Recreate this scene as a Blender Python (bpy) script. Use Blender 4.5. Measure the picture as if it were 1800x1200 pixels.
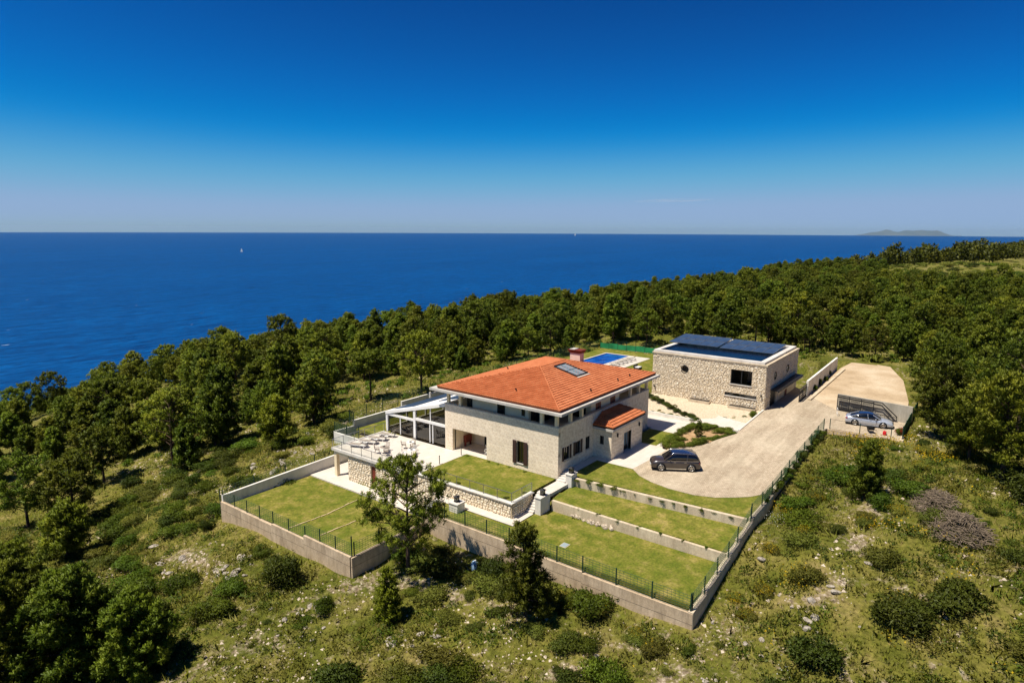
import bpy, bmesh, math, random
import numpy as np
from mathutils import Vector, Matrix
for _o in list(bpy.data.objects):
    bpy.data.objects.remove(_o)
SC = bpy.context.scene
COL = SC.collection
PI = math.pi
# ------------------------------------------------------------------ camera
CF, CYAW, CPITCH, CROLL = 1141.3, 0.6498, 0.1713, 0.0044
CPOS = (-49.52, -32.07, 23.5)
def cam_axes():
    f = np.array([math.cos(CYAW)*math.cos(CPITCH), math.sin(CYAW)*math.cos(CPITCH), -math.sin(CPITCH)])
    r = np.array([math.sin(CYAW), -math.cos(CYAW), 0.]); u = np.cross(r, f)
    return math.cos(CROLL)*r+math.sin(CROLL)*u, -math.sin(CROLL)*r+math.cos(CROLL)*u, f
_r, _u, _f = cam_axes()
cd = bpy.data.cameras.new('camera'); cam = bpy.data.objects.new('camera', cd); COL.objects.link(cam)
cd.sensor_width = 36; cd.lens = CF/1800*36; cd.clip_start = .5; cd.clip_end = 150000
cam.matrix_world = Matrix(((_r[0], _u[0], -_f[0], CPOS[0]), (_r[1], _u[1], -_f[1], CPOS[1]), (_r[2], _u[2], -_f[2], CPOS[2]), (0, 0, 0, 1)))
SC.camera = cam
# ------------------------------------------------------------------ world, sun, exposure
SUN_T = Vector((.40, -.21, -1)).normalized()          # the way the light travels
SUN_EL = math.asin(-SUN_T.z); SUN_AZ = math.atan2(-SUN_T.y, -SUN_T.x)
W = bpy.data.worlds.new('World'); SC.world = W; W.use_nodes = True
nt = W.node_tree; nt.nodes.clear()
out = nt.nodes.new('ShaderNodeOutputWorld'); bg = nt.nodes.new('ShaderNodeBackground'); sky = nt.nodes.new('ShaderNodeTexSky')
sky.sky_type = 'NISHITA'; sky.sun_disc = False; sky.sun_elevation = SUN_EL
sky.sun_rotation = PI/2 - SUN_AZ
sky.altitude = 120; sky.air_density = .6; sky.dust_density = .5; sky.ozone_density = 2.0
# one tone curve per channel over the whole sky (a polarised, deep blue sky)
sep = nt.nodes.new('ShaderNodeSeparateColor'); com = nt.nodes.new('ShaderNodeCombineColor'); nt.links.new(sky.outputs[0], sep.inputs[0])
def mnode(op, a, b, c=None):
    q = nt.nodes.new('ShaderNodeMath'); q.operation = op; nt.links.new(a, q.inputs[0]); q.inputs[1].default_value = b
    if c is not None: q.inputs[2].default_value = c
    return q.outputs[0]
r_ = mnode('SMOOTH_MAX', mnode('SUBTRACT', mnode('SMOOTH_MIN', sep.outputs[0], 4.1, .5), 2.05), .02, .35)
nt.links.new(mnode('MULTIPLY', r_, .115*8.8), com.inputs[0])
for i, (ref, soft, g, top) in ((1, (4.3,1.2,1.98,.352)), (2, (5.0,1.5,1.75,.545))):
    v_ = mnode('POWER', mnode('MULTIPLY', mnode('SMOOTH_MIN', sep.outputs[i], ref, soft), 1/ref), g)
    nt.links.new(mnode('MULTIPLY', v_, top*8.8), com.inputs[i])
nt.links.new(com.outputs[0], bg.inputs[0]); nt.links.new(bg.outputs[0], out.inputs[0])
bg.inputs[1].default_value = .1
sd = bpy.data.lights.new('sun', 'SUN'); sun = bpy.data.objects.new('sun', sd); COL.objects.link(sun)
sd.energy = 4.9; sd.angle = math.radians(.53); sd.color = (1, .93, .82)
sun.rotation_euler = SUN_T.to_track_quat('-Z', 'Y').to_euler(); sun.location = (-60, 40, 160)
VS = SC.view_settings
VS.view_transform = 'Standard'; VS.look = 'None'; VS.gamma = 1; VS.exposure = .45; VS.use_curve_mapping = False
SC.cycles.use_denoising = True
SC.cycles.max_bounces = 8; SC.cycles.diffuse_bounces = 5; SC.cycles.glossy_bounces = 3; SC.cycles.transmission_bounces = 4
SC.cycles.transparent_max_bounces = 8; SC.cycles.volume_bounces = 0; SC.cycles.sample_clamp_indirect = 6
# ------------------------------------------------------------------ helpers
class MB:
    """collects boxes, prisms, tubes into one mesh"""
    def __init__(s): s.v = []; s.f = []; s.sm = []
    def add(s, vs, fs, smooth=False):
        n = len(s.v); s.v += [tuple(map(float, v)) for v in vs]
        s.f += [tuple(i+n for i in f) for f in fs]; s.sm += [smooth]*len(fs); return s
    def box(s, x0, x1, y0, y1, z0, z1):
        return s.add([(x0,y0,z0),(x1,y0,z0),(x1,y1,z0),(x0,y1,z0),(x0,y0,z1),(x1,y0,z1),(x1,y1,z1),(x0,y1,z1)],
                     [(3,2,1,0),(4,5,6,7),(0,1,5,4),(1,2,6,5),(2,3,7,6),(3,0,4,7)])
    def obox(s, c, ax, ay, az):
        c = Vector(c); ax = Vector(ax); ay = Vector(ay); az = Vector(az)
        vs = [c+i*ax+j*ay+k*az for k in(-1,1) for j in(-1,1) for i in(-1,1)]
        return s.add(vs, [(2,3,1,0),(4,5,7,6),(0,1,5,4),(1,3,7,5),(3,2,6,7),(2,0,4,6)])
    def bar(s, a, b, w, h=None, up=(0,0,1)):
        a = Vector(a); b = Vector(b); d = b-a; L = d.length
        if L < 1e-6: return s
        d /= L; upv = Vector(up)
        if abs(d.dot(upv)) > .98: upv = Vector((1,0,0))
        sx = d.cross(upv).normalized(); sz = sx.cross(d); h = h or w
        return s.obox((a+b)/2, d*L/2, sx*w/2, sz*h/2)
    def tube(s, pts, rad, n=6, caps=True, smooth=True):
        pts = [Vector(p) for p in pts]; k = len(pts); base = []
        if not hasattr(rad, '__len__'): rad = [rad]*k
        fs = []; vs = []
        for i, p in enumerate(pts):
            d = (pts[min(i+1,k-1)]-pts[max(i-1,0)]).normalized()
            ref = Vector((0,0,1)) if abs(d.z) < .9 else Vector((1,0,0))
            a = d.cross(ref).normalized(); b = d.cross(a)
            for j in range(n):
                t = 2*PI*j/n; vs.append(p+(a*math.cos(t)+b*math.sin(t))*rad[i])
        for i in range(k-1):
            for j in range(n):
                fs.append((i*n+j, i*n+(j+1)%n, (i+1)*n+(j+1)%n, (i+1)*n+j))
        s.add(vs, fs, smooth)
        if caps: s.add(vs[:n], [tuple(range(n))]); s.add(vs[-n:], [tuple(range(n-1,-1,-1))])
        return s
    def cyl(s, c, r, h, n=16, axis='z', r2=None):
        c = Vector(c); d = {'x':Vector((1,0,0)),'y':Vector((0,1,0)),'z':Vector((0,0,1))}[axis]
        return s.tube([c, c+d*h], [r, r if r2 is None else r2], n)
    def prism(s, poly, z0, z1):
        n = len(poly); vs = [(x,y,z0) for x,y in poly]+[(x,y,z1) for x,y in poly]
        return s.add(vs, [tuple(range(n-1,-1,-1)), tuple(range(n,2*n))]+[(i,(i+1)%n,n+(i+1)%n,n+i) for i in range(n)])
    def build(s, name, m, parent=None, local=False, kind=None, bevel=0):
        me = bpy.data.meshes.new(name)
        o = bpy.data.objects.new(name, me); COL.objects.link(o)
        v = s.v
        if parent is not None:
            o.parent = parent
            if not local:
                ox, oy, oz = ORG.get(parent.name, (0,0,0)); v = [(a-ox,b-oy,c-oz) for a,b,c in v]
                ORG[o.name] = (ox,oy,oz)
        me.from_pydata(v, [], s.f)
        if any(s.sm): me.polygons.foreach_set('use_smooth', s.sm)
        me.update()
        bm = bmesh.new(); bm.from_mesh(me); bmesh.ops.recalc_face_normals(bm, faces=bm.faces); bm.to_mesh(me); bm.free()
        me.materials.append(MAT[m] if isinstance(m, str) else m)
        if bevel:
            b = o.modifiers.new('bevel', 'BEVEL'); b.width = bevel; b.segments = 2; b.limit_method = 'ANGLE'
        if kind: o['kind'] = kind
        return o
ORG = {}
def raw(name, v, f, m, parent=None, kind=None, normals=None, smooth=False):
    """numpy mesh: v (n,3), f (m,k)"""
    me = bpy.data.meshes.new(name); v = np.asarray(v, np.float32); f = np.asarray(f, np.int32)
    me.vertices.add(len(v)); me.vertices.foreach_set('co', v.ravel())
    k = f.shape[1]; me.loops.add(f.size); me.loops.foreach_set('vertex_index', f.ravel())
    me.polygons.add(len(f)); me.polygons.foreach_set('loop_start', np.arange(0, f.size, k, dtype=np.int32))
    if smooth or normals is not None: me.polygons.foreach_set('use_smooth', np.ones(len(f), bool))
    me.update(calc_edges=True)
    if normals is not None: me.normals_split_custom_set_from_vertices(np.asarray(normals, np.float32))
    me.materials.append(MAT[m] if isinstance(m, str) else m)
    if name is None: return me
    o = bpy.data.objects.new(name, me); COL.objects.link(o)
    if parent is not None: o.parent = parent
    if kind: o['kind'] = kind
    return o
def tag(o, label, cat, group=None, kind=None):
    o['label'] = label; o['category'] = cat
    if group: o['group'] = group
    if kind: o['kind'] = kind
    return o
def thing(name, label, cat, loc=(0,0,0), rz=0, group=None):
    o = bpy.data.objects.new(name, None); COL.objects.link(o); o.empty_display_size = .3
    o.location = loc; o.rotation_euler = (0,0,rz); ORG[o.name] = tuple(loc)
    return tag(o, label, cat, group)
def struct(o, label=None, cat=None):
    o['kind'] = 'structure'
    if label: o['label'] = label
    if cat: o['category'] = cat
    return o
def dup(o, parent=None, label=None, loc=None, rz=None, scale=None, group=None):
    c = o.copy(); COL.objects.link(c)
    if parent is not None: c.parent = parent
    if label: c['label'] = label
    if group: c['group'] = group
    if loc is not None: c.location = loc
    if rz is not None: c.rotation_euler = (0,0,rz)
    if scale is not None: c.scale = scale if hasattr(scale,'__len__') else (scale,)*3
    for ch in list(o.children):
        dup(ch, c)
    return c
# ------------------------------------------------------------------ materials
MAT = {}
def lin(r, g, b):
    f = lambda c: (c/255/12.92) if c/255 <= .04045 else ((c/255+.055)/1.055)**2.4
    return (f(r), f(g), f(b))
def mat(name, cols, scale=1., detail=4, rough=.8, spec=.3, bump=None, rnd=0, metal=0, ramp=(.35,.65), trans=0, coat=0, alpha=1, fine=None, stretch=None, hue=0):
    m = bpy.data.materials.new(name); m.use_nodes = True; MAT[name] = m
    n = m.node_tree.nodes; l = m.node_tree.links; p = n['Principled BSDF']
    p.inputs['Roughness'].default_value = rough; p.inputs['Specular IOR Level'].default_value = spec
    p.inputs['Metallic'].default_value = metal
    if coat: p.inputs['Coat Weight'].default_value = coat; p.inputs['Coat Roughness'].default_value = .06
    if alpha < 1: p.inputs['Alpha'].default_value = alpha
    if trans: p.inputs['Transmission Weight'].default_value = trans
    if not isinstance(cols[0], (tuple, list)): cols = [cols]
    tc = n.new('ShaderNodeTexCoord'); src = tc.outputs['Object']
    if stretch:
        mp = n.new('ShaderNodeMapping'); mp.inputs['Scale'].default_value = stretch; l.new(src, mp.inputs[0]); src = mp.outputs[0]
    c = None
    if len(cols) > 1:
        nz = n.new('ShaderNodeTexNoise'); nz.inputs['Scale'].default_value = scale; nz.inputs['Detail'].default_value = detail
        l.new(src, nz.inputs['Vector'])
        r = n.new('ShaderNodeValToRGB'); e = r.color_ramp.elements
        e[0].position = ramp[0]; e[1].position = ramp[1]; e[0].color = (*cols[0],1); e[1].color = (*cols[-1],1)
        for i, cc in enumerate(cols[1:-1]):
            q = e.new(ramp[0]+(ramp[1]-ramp[0])*(i+1)/(len(cols)-1)); q.color = (*cc,1)
        l.new(nz.outputs['Fac'], r.inputs[0]); c = r.outputs[0]
    else:
        rgb = n.new('ShaderNodeRGB'); rgb.outputs[0].default_value = (*cols[0],1); c = rgb.outputs[0]
    if fine:
        nz = n.new('ShaderNodeTexNoise'); nz.inputs['Scale'].default_value = fine[0]; nz.inputs['Detail'].default_value = 3
        l.new(src, nz.inputs['Vector'])
        mr = n.new('ShaderNodeMapRange'); mr.inputs[1].default_value = .3; mr.inputs[2].default_value = .7
        mr.inputs[3].default_value = 1-fine[1]; mr.inputs[4].default_value = 1+fine[1]; l.new(nz.outputs['Fac'], mr.inputs[0])
        mx = n.new('ShaderNodeMix'); mx.data_type = 'RGBA'; mx.blend_type = 'MULTIPLY'; mx.inputs[0].default_value = 1
        l.new(c, mx.inputs[6]); l.new(mr.outputs[0], mx.inputs[7]); c = mx.outputs[2]
    if rnd or hue:
        oi = n.new('ShaderNodeObjectInfo'); h = n.new('ShaderNodeHueSaturation')
        mr = n.new('ShaderNodeMapRange'); mr.inputs[3].default_value = 1-rnd; mr.inputs[4].default_value = 1+rnd
        l.new(oi.outputs['Random'], mr.inputs[0]); l.new(mr.outputs[0], h.inputs['Value'])
        if hue:
            mt = n.new('ShaderNodeMath'); mt.operation = 'MULTIPLY'; mt.inputs[1].default_value = 7.31
            fr = n.new('ShaderNodeMath'); fr.operation = 'FRACT'; l.new(oi.outputs['Random'], mt.inputs[0]); l.new(mt.outputs[0], fr.inputs[0])
            m2 = n.new('ShaderNodeMapRange'); m2.inputs[3].default_value = .5-hue; m2.inputs[4].default_value = .5+hue
            l.new(fr.outputs[0], m2.inputs[0]); l.new(m2.outputs[0], h.inputs['Hue'])
        l.new(c, h.inputs['Color']); c = h.outputs[0]
    l.new(c, p.inputs['Base Color'])
    if bump:
        nb = n.new('ShaderNodeTexNoise'); nb.inputs['Scale'].default_value = bump[0]; nb.inputs['Detail'].default_value = 5
        l.new(src, nb.inputs['Vector'])
        b = n.new('ShaderNodeBump'); b.inputs['Strength'].default_value = bump[1]; b.inputs['Distance'].default_value = bump[2]
        l.new(nb.outputs['Fac'], b.inputs['Height']); l.new(b.outputs[0], p.inputs['Normal'])
    return m
def leafmat(name, cols, scale=.6, rnd=.25, hue=.015, tr=.25):
    """two-sided foliage: diffuse + a little light coming through"""
    m = mat(name, cols, scale=scale, detail=3, rough=.55, spec=.25, rnd=rnd, hue=hue, ramp=(.3,.7))
    n = m.node_tree.nodes; l = m.node_tree.links; p = n['Principled BSDF']; o = n['Material Output']
    t = n.new('ShaderNodeBsdfTranslucent'); src = p.inputs['Base Color'].links[0].from_socket; l.new(src, t.inputs[0])
    mx = n.new('ShaderNodeMixShader'); mx.inputs[0].default_value = tr
    l.new(p.outputs[0], mx.inputs[1]); l.new(t.outputs[0], mx.inputs[2]); l.new(mx.outputs[0], o.inputs[0])
    return m
mat('cladding', [lin(216,196,168), lin(232,214,187), lin(240,226,202)], 3, rough=.85, bump=(25,.25,.02), rnd=.06, fine=(9,.08))
mat('cladding_joint', lin(168,152,130), rough=.9)
mat('plaster', [lin(228,208,172), lin(238,219,184)], .8, rough=.9, fine=(6,.04))
mat('concrete_light', [lin(172,166,156), lin(196,190,180)], .9, rough=.85, fine=(8,.08), bump=(20,.15,.01))
mat('white_stone', [lin(198,190,178), lin(214,208,198)], .7, rough=.6, fine=(5,.05))
mat('white_paint', [lin(226,222,214), lin(234,231,225)], .6, rough=.6)
mat('white_wall', [lin(204,198,186), lin(226,221,210)], .5, rough=.85, fine=(3,.06), stretch=(1,1,.4))
mat('terracotta', [lin(168,94,54), lin(178,102,60), lin(186,112,70)], 1.2, detail=4, rough=.7, spec=.3, fine=(9,.06))
mat('terracotta_dark', [lin(96,36,22), lin(116,46,28)], 2, rough=.7)
mat('gutter', lin(28,27,28), rough=.5, spec=.4)
mat('dark_frame', lin(38,32,30), rough=.5, spec=.4)
mat('shutter', [lin(58,40,34), lin(74,52,44)], 6, rough=.6)
mat('brown_wood', [lin(104,46,34), lin(128,60,44)], 4, rough=.5, stretch=(1,1,8))
mat('glass_dark', lin(20,24,28), rough=.04, spec=.8)
mat('glass_pale', lin(128,150,158), rough=.12, spec=.6)  # pale base colour carries the skylight's sky reflection
mat('curtain', [lin(196,188,160), lin(176,168,140)], 8, rough=.9, stretch=(1,1,.1))
mat('metal', lin(150,152,152), rough=.35, metal=.8)
mat('metal_dark', lin(52,52,52), rough=.45, metal=.5)
mat('fence_green', lin(28,58,44), rough=.5, spec=.4)
mat('wire_green', lin(66,92,66), rough=.6, spec=.3)
mat('lantern', lin(44,44,46), rough=.4, metal=.4)
mat('soil', [lin(150,118,82), lin(176,146,108)], 3, rough=1, fine=(12,.15))
mat('white_gravel', [lin(176,158,132), lin(204,188,162)], 6, rough=1, fine=(20,.15))
mat('grey_render', [lin(150,142,126), lin(172,164,148)], .8, rough=.9, fine=(6,.1), stretch=(1,1,.3))
mat('bark', [lin(58,44,36), lin(96,76,62)], 3, rough=1, bump=(14,.6,.05), stretch=(1,1,.35))
mat('dead_wood', [lin(92,80,66), lin(134,118,98)], 2, rough=1)
mat('rock', [lin(112,104,94), lin(156,146,132), lin(178,168,152)], 2.2, detail=8, rough=.95, rnd=.1, bump=(5,.5,.1), fine=(9,.15))
mat('rubble', [lin(146,130,110), lin(196,182,162)], 1.3, rough=.95, fine=(5,.15))
mat('water_pool', [lin(14,66,150), lin(30,100,190)], .5, rough=.08, spec=.5, bump=(2.,.12,.05))
mat('water_dark', [lin(8,12,20), lin(12,20,34)], .5, rough=.25, spec=.12, bump=(3.,.1,.04))
mat('pool_tile', lin(26,52,110), rough=.4)
mat('solar', [lin(48,62,84), lin(60,78,102)], .6, rough=.35, spec=.25)
mat('plastic_grey', lin(146,134,120), rough=.6)
mat('plastic_white', lin(222,218,210), rough=.5)
mat('fabric_grey', lin(150,140,126), rough=.9)
mat('red', lin(196,34,40), rough=.5)
mat('blue_tank', lin(150,178,206), rough=.5)
mat('green_screen', [lin(22,104,62), lin(40,136,84)], .6, rough=.8, fine=(5,.1))
mat('rubber', lin(20,20,21), rough=.8)
mat('tan_floor', [lin(104,84,60), lin(128,104,76)], .7, rough=.5)
mat('hose', lin(176,156,116), rough=.9)
mat('cover_grey', lin(142,154,156), rough=.6)
leafmat('pine', [(.082,.120,.009), (.160,.198,.014), (.275,.300,.025)], .5, .35, .02, .45)
leafmat('pine_light', [(.22,.27,.014), (.34,.37,.026)], .7, .2, .01, .5)
leafmat('pine_far', [(.058,.086,.010), (.108,.136,.014), (.175,.195,.02)], .12, .28, .02, .42)
leafmat('shrub', [(.090,.145,.012), (.180,.235,.020)], 1.2, .3, .025, .48)
leafmat('shrub_dark', [(.066,.095,.012), (.130,.160,.020)], 1.5, .3, .02, .45)
leafmat('shrub_olive', [(.165,.185,.024), (.27,.27,.045)], 1., .25, .025, .48)
leafmat('lavender', [(.15,.21,.02), (.26,.31,.04)], 1., .2, .01, .45)
leafmat('flower_yellow', [(.75,.50,.012), (.62,.46,.02)], 2., .1, 0, .45)
leafmat('flower_white', [(.75,.75,.7), (.65,.65,.55)], 2., .05, 0, .45)
leafmat('flower_red', [(.6,.03,.05), (.45,.05,.03)], 2., .1, 0, .4)
leafmat('grass_wild', [(.175,.205,.022), (.28,.275,.04), (.42,.36,.095)], .22, .0, 0, .55)
leafmat('grass_dry', [(.50,.38,.16), (.40,.32,.12)], .4, .0, 0, .55)
# ------------------------------------------------------------------ special surface materials
def nodes(m): return m.node_tree.nodes, m.node_tree.links, m.node_tree.nodes['Principled BSDF']
def newmat(name, rough=.9, spec=.2):
    m = bpy.data.materials.new(name); m.use_nodes = True; MAT[name] = m
    n, l, p = nodes(m); p.inputs['Roughness'].default_value = rough; p.inputs['Specular IOR Level'].default_value = spec
    return m, n, l, p
def noise(n, l, src, scale, detail=4, rough=.5):
    z = n.new('ShaderNodeTexNoise'); z.inputs['Scale'].default_value = scale; z.inputs['Detail'].default_value = detail
    z.inputs['Roughness'].default_value = rough; l.new(src, z.inputs['Vector']); return z.outputs['Fac']
def ramp(n, l, src, stops):
    r = n.new('ShaderNodeValToRGB'); e = r.color_ramp.elements
    e[0].position, e[0].color = stops[0][0], (*stops[0][1],1); e[1].position, e[1].color = stops[-1][0], (*stops[-1][1],1)
    for p, c in stops[1:-1]: q = e.new(p); q.color = (*c,1)
    l.new(src, r.inputs[0]); return r.outputs[0]
def mixc(n, l, fac, a, b, mode='MIX'):
    x = n.new('ShaderNodeMix'); x.data_type = 'RGBA'; x.blend_type = mode
    if isinstance(fac, float): x.inputs[0].default_value = fac
    else: l.new(fac, x.inputs[0])
    for s, i in((a,6),(b,7)):
        if isinstance(s, tuple): x.inputs[i].default_value = (*s,1)
        else: l.new(s, x.inputs[i])
    return x.outputs[2]
def mrange(n, l, src, a, b, c, d):
    x = n.new('ShaderNodeMapRange'); l.new(src, x.inputs[0])
    for i, v in enumerate((a,b,c,d)): x.inputs[i+1].default_value = v
    return x.outputs[0]
def bump(n, l, p, h, st, dist):
    b = n.new('ShaderNodeBump'); b.inputs['Strength'].default_value = st; b.inputs['Distance'].default_value = dist
    l.new(h, b.inputs['Height']); l.new(b.outputs[0], p.inputs['Normal'])
def coord(n, l, sc=None, rot=None):
    t = n.new('ShaderNodeTexCoord'); s = t.outputs['Object']
    if sc or rot:
        m = n.new('ShaderNodeMapping'); m.inputs['Scale'].default_value = sc or (1,1,1)
        if rot: m.inputs['Rotation'].default_value = rot
        l.new(s, m.inputs[0]); s = m.outputs[0]
    return s
# wild ground
m, n, l, p = newmat('ground', 1., .1); c = coord(n, l)
big = noise(n, l, c, .045, 5); mid = noise(n, l, c, .35, 6, .6); fin = noise(n, l, c, 3.2, 6, .65); sto = noise(n, l, c, 1.1, 8, .7)
g = ramp(n, l, mid, [(.28,(.068,.080,.011)), (.42,(.120,.126,.018)), (.54,(.185,.168,.036)), (.66,(.26,.21,.072)), (.78,(.34,.26,.13))])
g = mixc(n, l, mrange(n, l, big, .48, .66, 0., .5), g, (.100,.118,.017))
soil = ramp(n, l, fin, [(.3,(.20,.145,.09)), (.5,(.32,.25,.165)), (.68,(.46,.40,.32))])
pm = n.new('ShaderNodeMath'); pm.operation = 'MULTIPLY'
l.new(mrange(n, l, sto, .54, .64, 0., 1.), pm.inputs[0]); l.new(mrange(n, l, noise(n, l, c, .11, 4), .46, .58, 0., 1.), pm.inputs[1])
ab = n.new('ShaderNodeAttribute'); ab.attribute_name = 'bare'
am = n.new('ShaderNodeMath'); am.operation = 'MULTIPLY_ADD'; l.new(noise(n, l, c, 1.7, 6, .7), am.inputs[0]); am.inputs[1].default_value = 2.6; am.inputs[2].default_value = -1.62
aa = n.new('ShaderNodeMath'); aa.operation = 'ADD'; l.new(am.outputs[0], aa.inputs[0]); l.new(ab.outputs['Fac'], aa.inputs[1])
mxm = n.new('ShaderNodeMath'); mxm.operation = 'MAXIMUM'; mxm.use_clamp = True; l.new(pm.outputs[0], mxm.inputs[0]); l.new(mrange(n, l, aa.outputs[0], .35, .7, 0., 1.), mxm.inputs[1])
g = mixc(n, l, mxm.outputs[0], g, soil)
g = mixc(n, l, 1., g, ramp(n, l, fin, [(.28,(.45,.45,.45)), (.72,(1.4,1.38,1.3))]), 'MULTIPLY')
l.new(g, p.inputs['Base Color']); bump(n, l, p, fin, .9, .35)
# mown lawn
m, n, l, p = newmat('lawn', 1., .1); c = coord(n, l)
a = noise(n, l, c, .75, 8, .68); b = noise(n, l, c, 5., 5, .7); d = noise(n, l, c, .17, 3)
g = ramp(n, l, a, [(.30,(.080,.112,.012)), (.43,(.128,.142,.018)), (.54,(.192,.178,.032)), (.66,(.305,.24,.075))])
g = mixc(n, l, mrange(n, l, d, .42, .66, 0., .45), g, (.100,.132,.014))
g = mixc(n, l, 1., g, ramp(n, l, b, [(.28,(.55,.56,.6)), (.72,(1.32,1.3,1.2))]), 'MULTIPLY')
l.new(g, p.inputs['Base Color']); bump(n, l, p, b, .8, .06)
# weathered board-marked concrete
def concrete(name, light, dark, stain):
    m, n, l, p = newmat(name, .95, .15); c = coord(n, l); cs = coord(n, l, (1.1,1.1,.22))
    a = noise(n, l, c, .7, 6, .6); s = noise(n, l, cs, 1.9, 9, .75); f = noise(n, l, c, 9, 5, .7)
    g = ramp(n, l, a, [(.3,dark), (.68,light)])
    g = mixc(n, l, mrange(n, l, s, .46, .72, 0., .6), g, stain)
    br = n.new('ShaderNodeTexBrick'); cm = coord(n, l, rot=(PI/2,0,0)); l.new(cm, br.inputs['Vector'])
    g = mixc(n, l, 1., g, ramp(n, l, f, [(.25,(.8,.8,.8)), (.75,(1.15,1.15,1.15))]), 'MULTIPLY')
    n.remove(br)
    l.new(g, p.inputs['Base Color']); bump(n, l, p, f, .35, .03)
concrete('concrete_wall', lin(208,186,156), lin(176,154,126), lin(112,96,78))
concrete('concrete_pale', lin(212,196,168), lin(186,168,142), lin(138,122,100))
# small pavers of the drive
m, n, l, p = newmat('pavers', .95, .15); c = coord(n, l, rot=(0,0,.35))
br = n.new('ShaderNodeTexBrick'); l.new(c, br.inputs['Vector']); br.inputs['Scale'].default_value = 1
br.inputs['Brick Width'].default_value = .24; br.inputs['Row Height'].default_value = .16; br.inputs['Mortar Size'].default_value = .012
br.inputs['Color1'].default_value = (*lin(187,170,146),1); br.inputs['Color2'].default_value = (*lin(169,152,128),1); br.inputs['Mortar'].default_value = (*lin(132,118,100),1)
a = noise(n, l, coord(n, l), .28, 6, .6); f = noise(n, l, coord(n, l), 2.6, 5, .65)
g = mixc(n, l, mrange(n, l, a, .42, .66, 0., .6), br.outputs['Color'], lin(190,176,152))
g = mixc(n, l, 1., g, ramp(n, l, f, [(.25,(.82,.82,.82)), (.75,(1.15,1.15,1.15))]), 'MULTIPLY')
trk = noise(n, l, coord(n, l, (.11,1.0,1), (0,0,.12)), 1., 5, .6)
g = mixc(n, l, 1., g, ramp(n, l, trk, [(.36,(.84,.83,.81)), (.62,(1.07,1.07,1.07))]), 'MULTIPLY')
l.new(g, p.inputs['Base Color']); bump(n, l, p, br.outputs['Fac'], -.4, .01)
# pale gravel/dust
m, n, l, p = newmat('gravel', 1., .1); c = coord(n, l)
a = noise(n, l, c, .22, 6, .6); f = noise(n, l, c, 4, 6, .7)
g = ramp(n, l, a, [(.3,lin(158,136,106)), (.5,lin(182,160,130)), (.7,lin(198,180,152))])
g = mixc(n, l, 1., g, ramp(n, l, f, [(.25,(.78,.78,.78)), (.75,(1.18,1.18,1.18))]), 'MULTIPLY')
l.new(g, p.inputs['Base Color']); bump(n, l, p, f, .5, .05)
# pale stone slabs
m, n, l, p = newmat('slabs', .55, .3); c = coord(n, l)
br = n.new('ShaderNodeTexBrick'); l.new(c, br.inputs['Vector']); br.inputs['Scale'].default_value = 1
br.inputs['Brick Width'].default_value = .9; br.inputs['Row Height'].default_value = .6; br.inputs['Mortar Size'].default_value = .008
br.inputs['Color1'].default_value = (*lin(210,201,188),1); br.inputs['Color2'].default_value = (*lin(203,193,180),1); br.inputs['Mortar'].default_value = (*lin(168,158,144),1)
f = noise(n, l, c, .8, 6, .6)
g = mixc(n, l, 1., br.outputs['Color'], ramp(n, l, f, [(.3,(.93,.92,.9)), (.7,(1.03,1.03,1.03))]), 'MULTIPLY')
l.new(g, p.inputs['Base Color'])
# sea
m, n, l, p = newmat('sea', .45, .06)
t = noise(n, l, coord(n, l, (.0012,.004,.001), (0,0,.5)), 1., 5, .6)
g = ramp(n, l, t, [(.35,(.0,.040,.148)), (.65,(.0,.050,.180))])
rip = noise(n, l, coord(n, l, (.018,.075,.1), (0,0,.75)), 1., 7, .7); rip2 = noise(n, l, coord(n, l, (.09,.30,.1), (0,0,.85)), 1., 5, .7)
g = mixc(n, l, 1., g, ramp(n, l, rip, [(.38,(.55,.6,.68)), (.62,(1.5,1.4,1.32))]), 'MULTIPLY')  # ripple sheen and shade put into the base colour, coarse then fine waves
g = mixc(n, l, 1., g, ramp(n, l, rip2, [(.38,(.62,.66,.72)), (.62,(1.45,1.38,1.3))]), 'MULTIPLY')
caps = noise(n, l, coord(n, l, (.05,.12,.1), (0,0,.9)), 1., 3, .5)
g = mixc(n, l, mrange(n, l, caps, .735, .77, 0., .6), g, (.55,.62,.68))
l.new(g, p.inputs['Base Color'])
bump(n, l, p, rip, .8, 2.0)
mat('stone_joint_dark', [lin(96,84,70), lin(128,112,94)], 2, rough=1)
# rough stone for the cladding pieces
mat('stone_piece', [lin(208,189,160), lin(222,206,178), lin(234,221,198)], 3.1, detail=3, rough=.95, bump=(9,.5,.05), fine=(7,.18))
mat('stone_joint', [lin(182,162,132), lin(200,182,152)], 2, rough=1)
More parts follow.
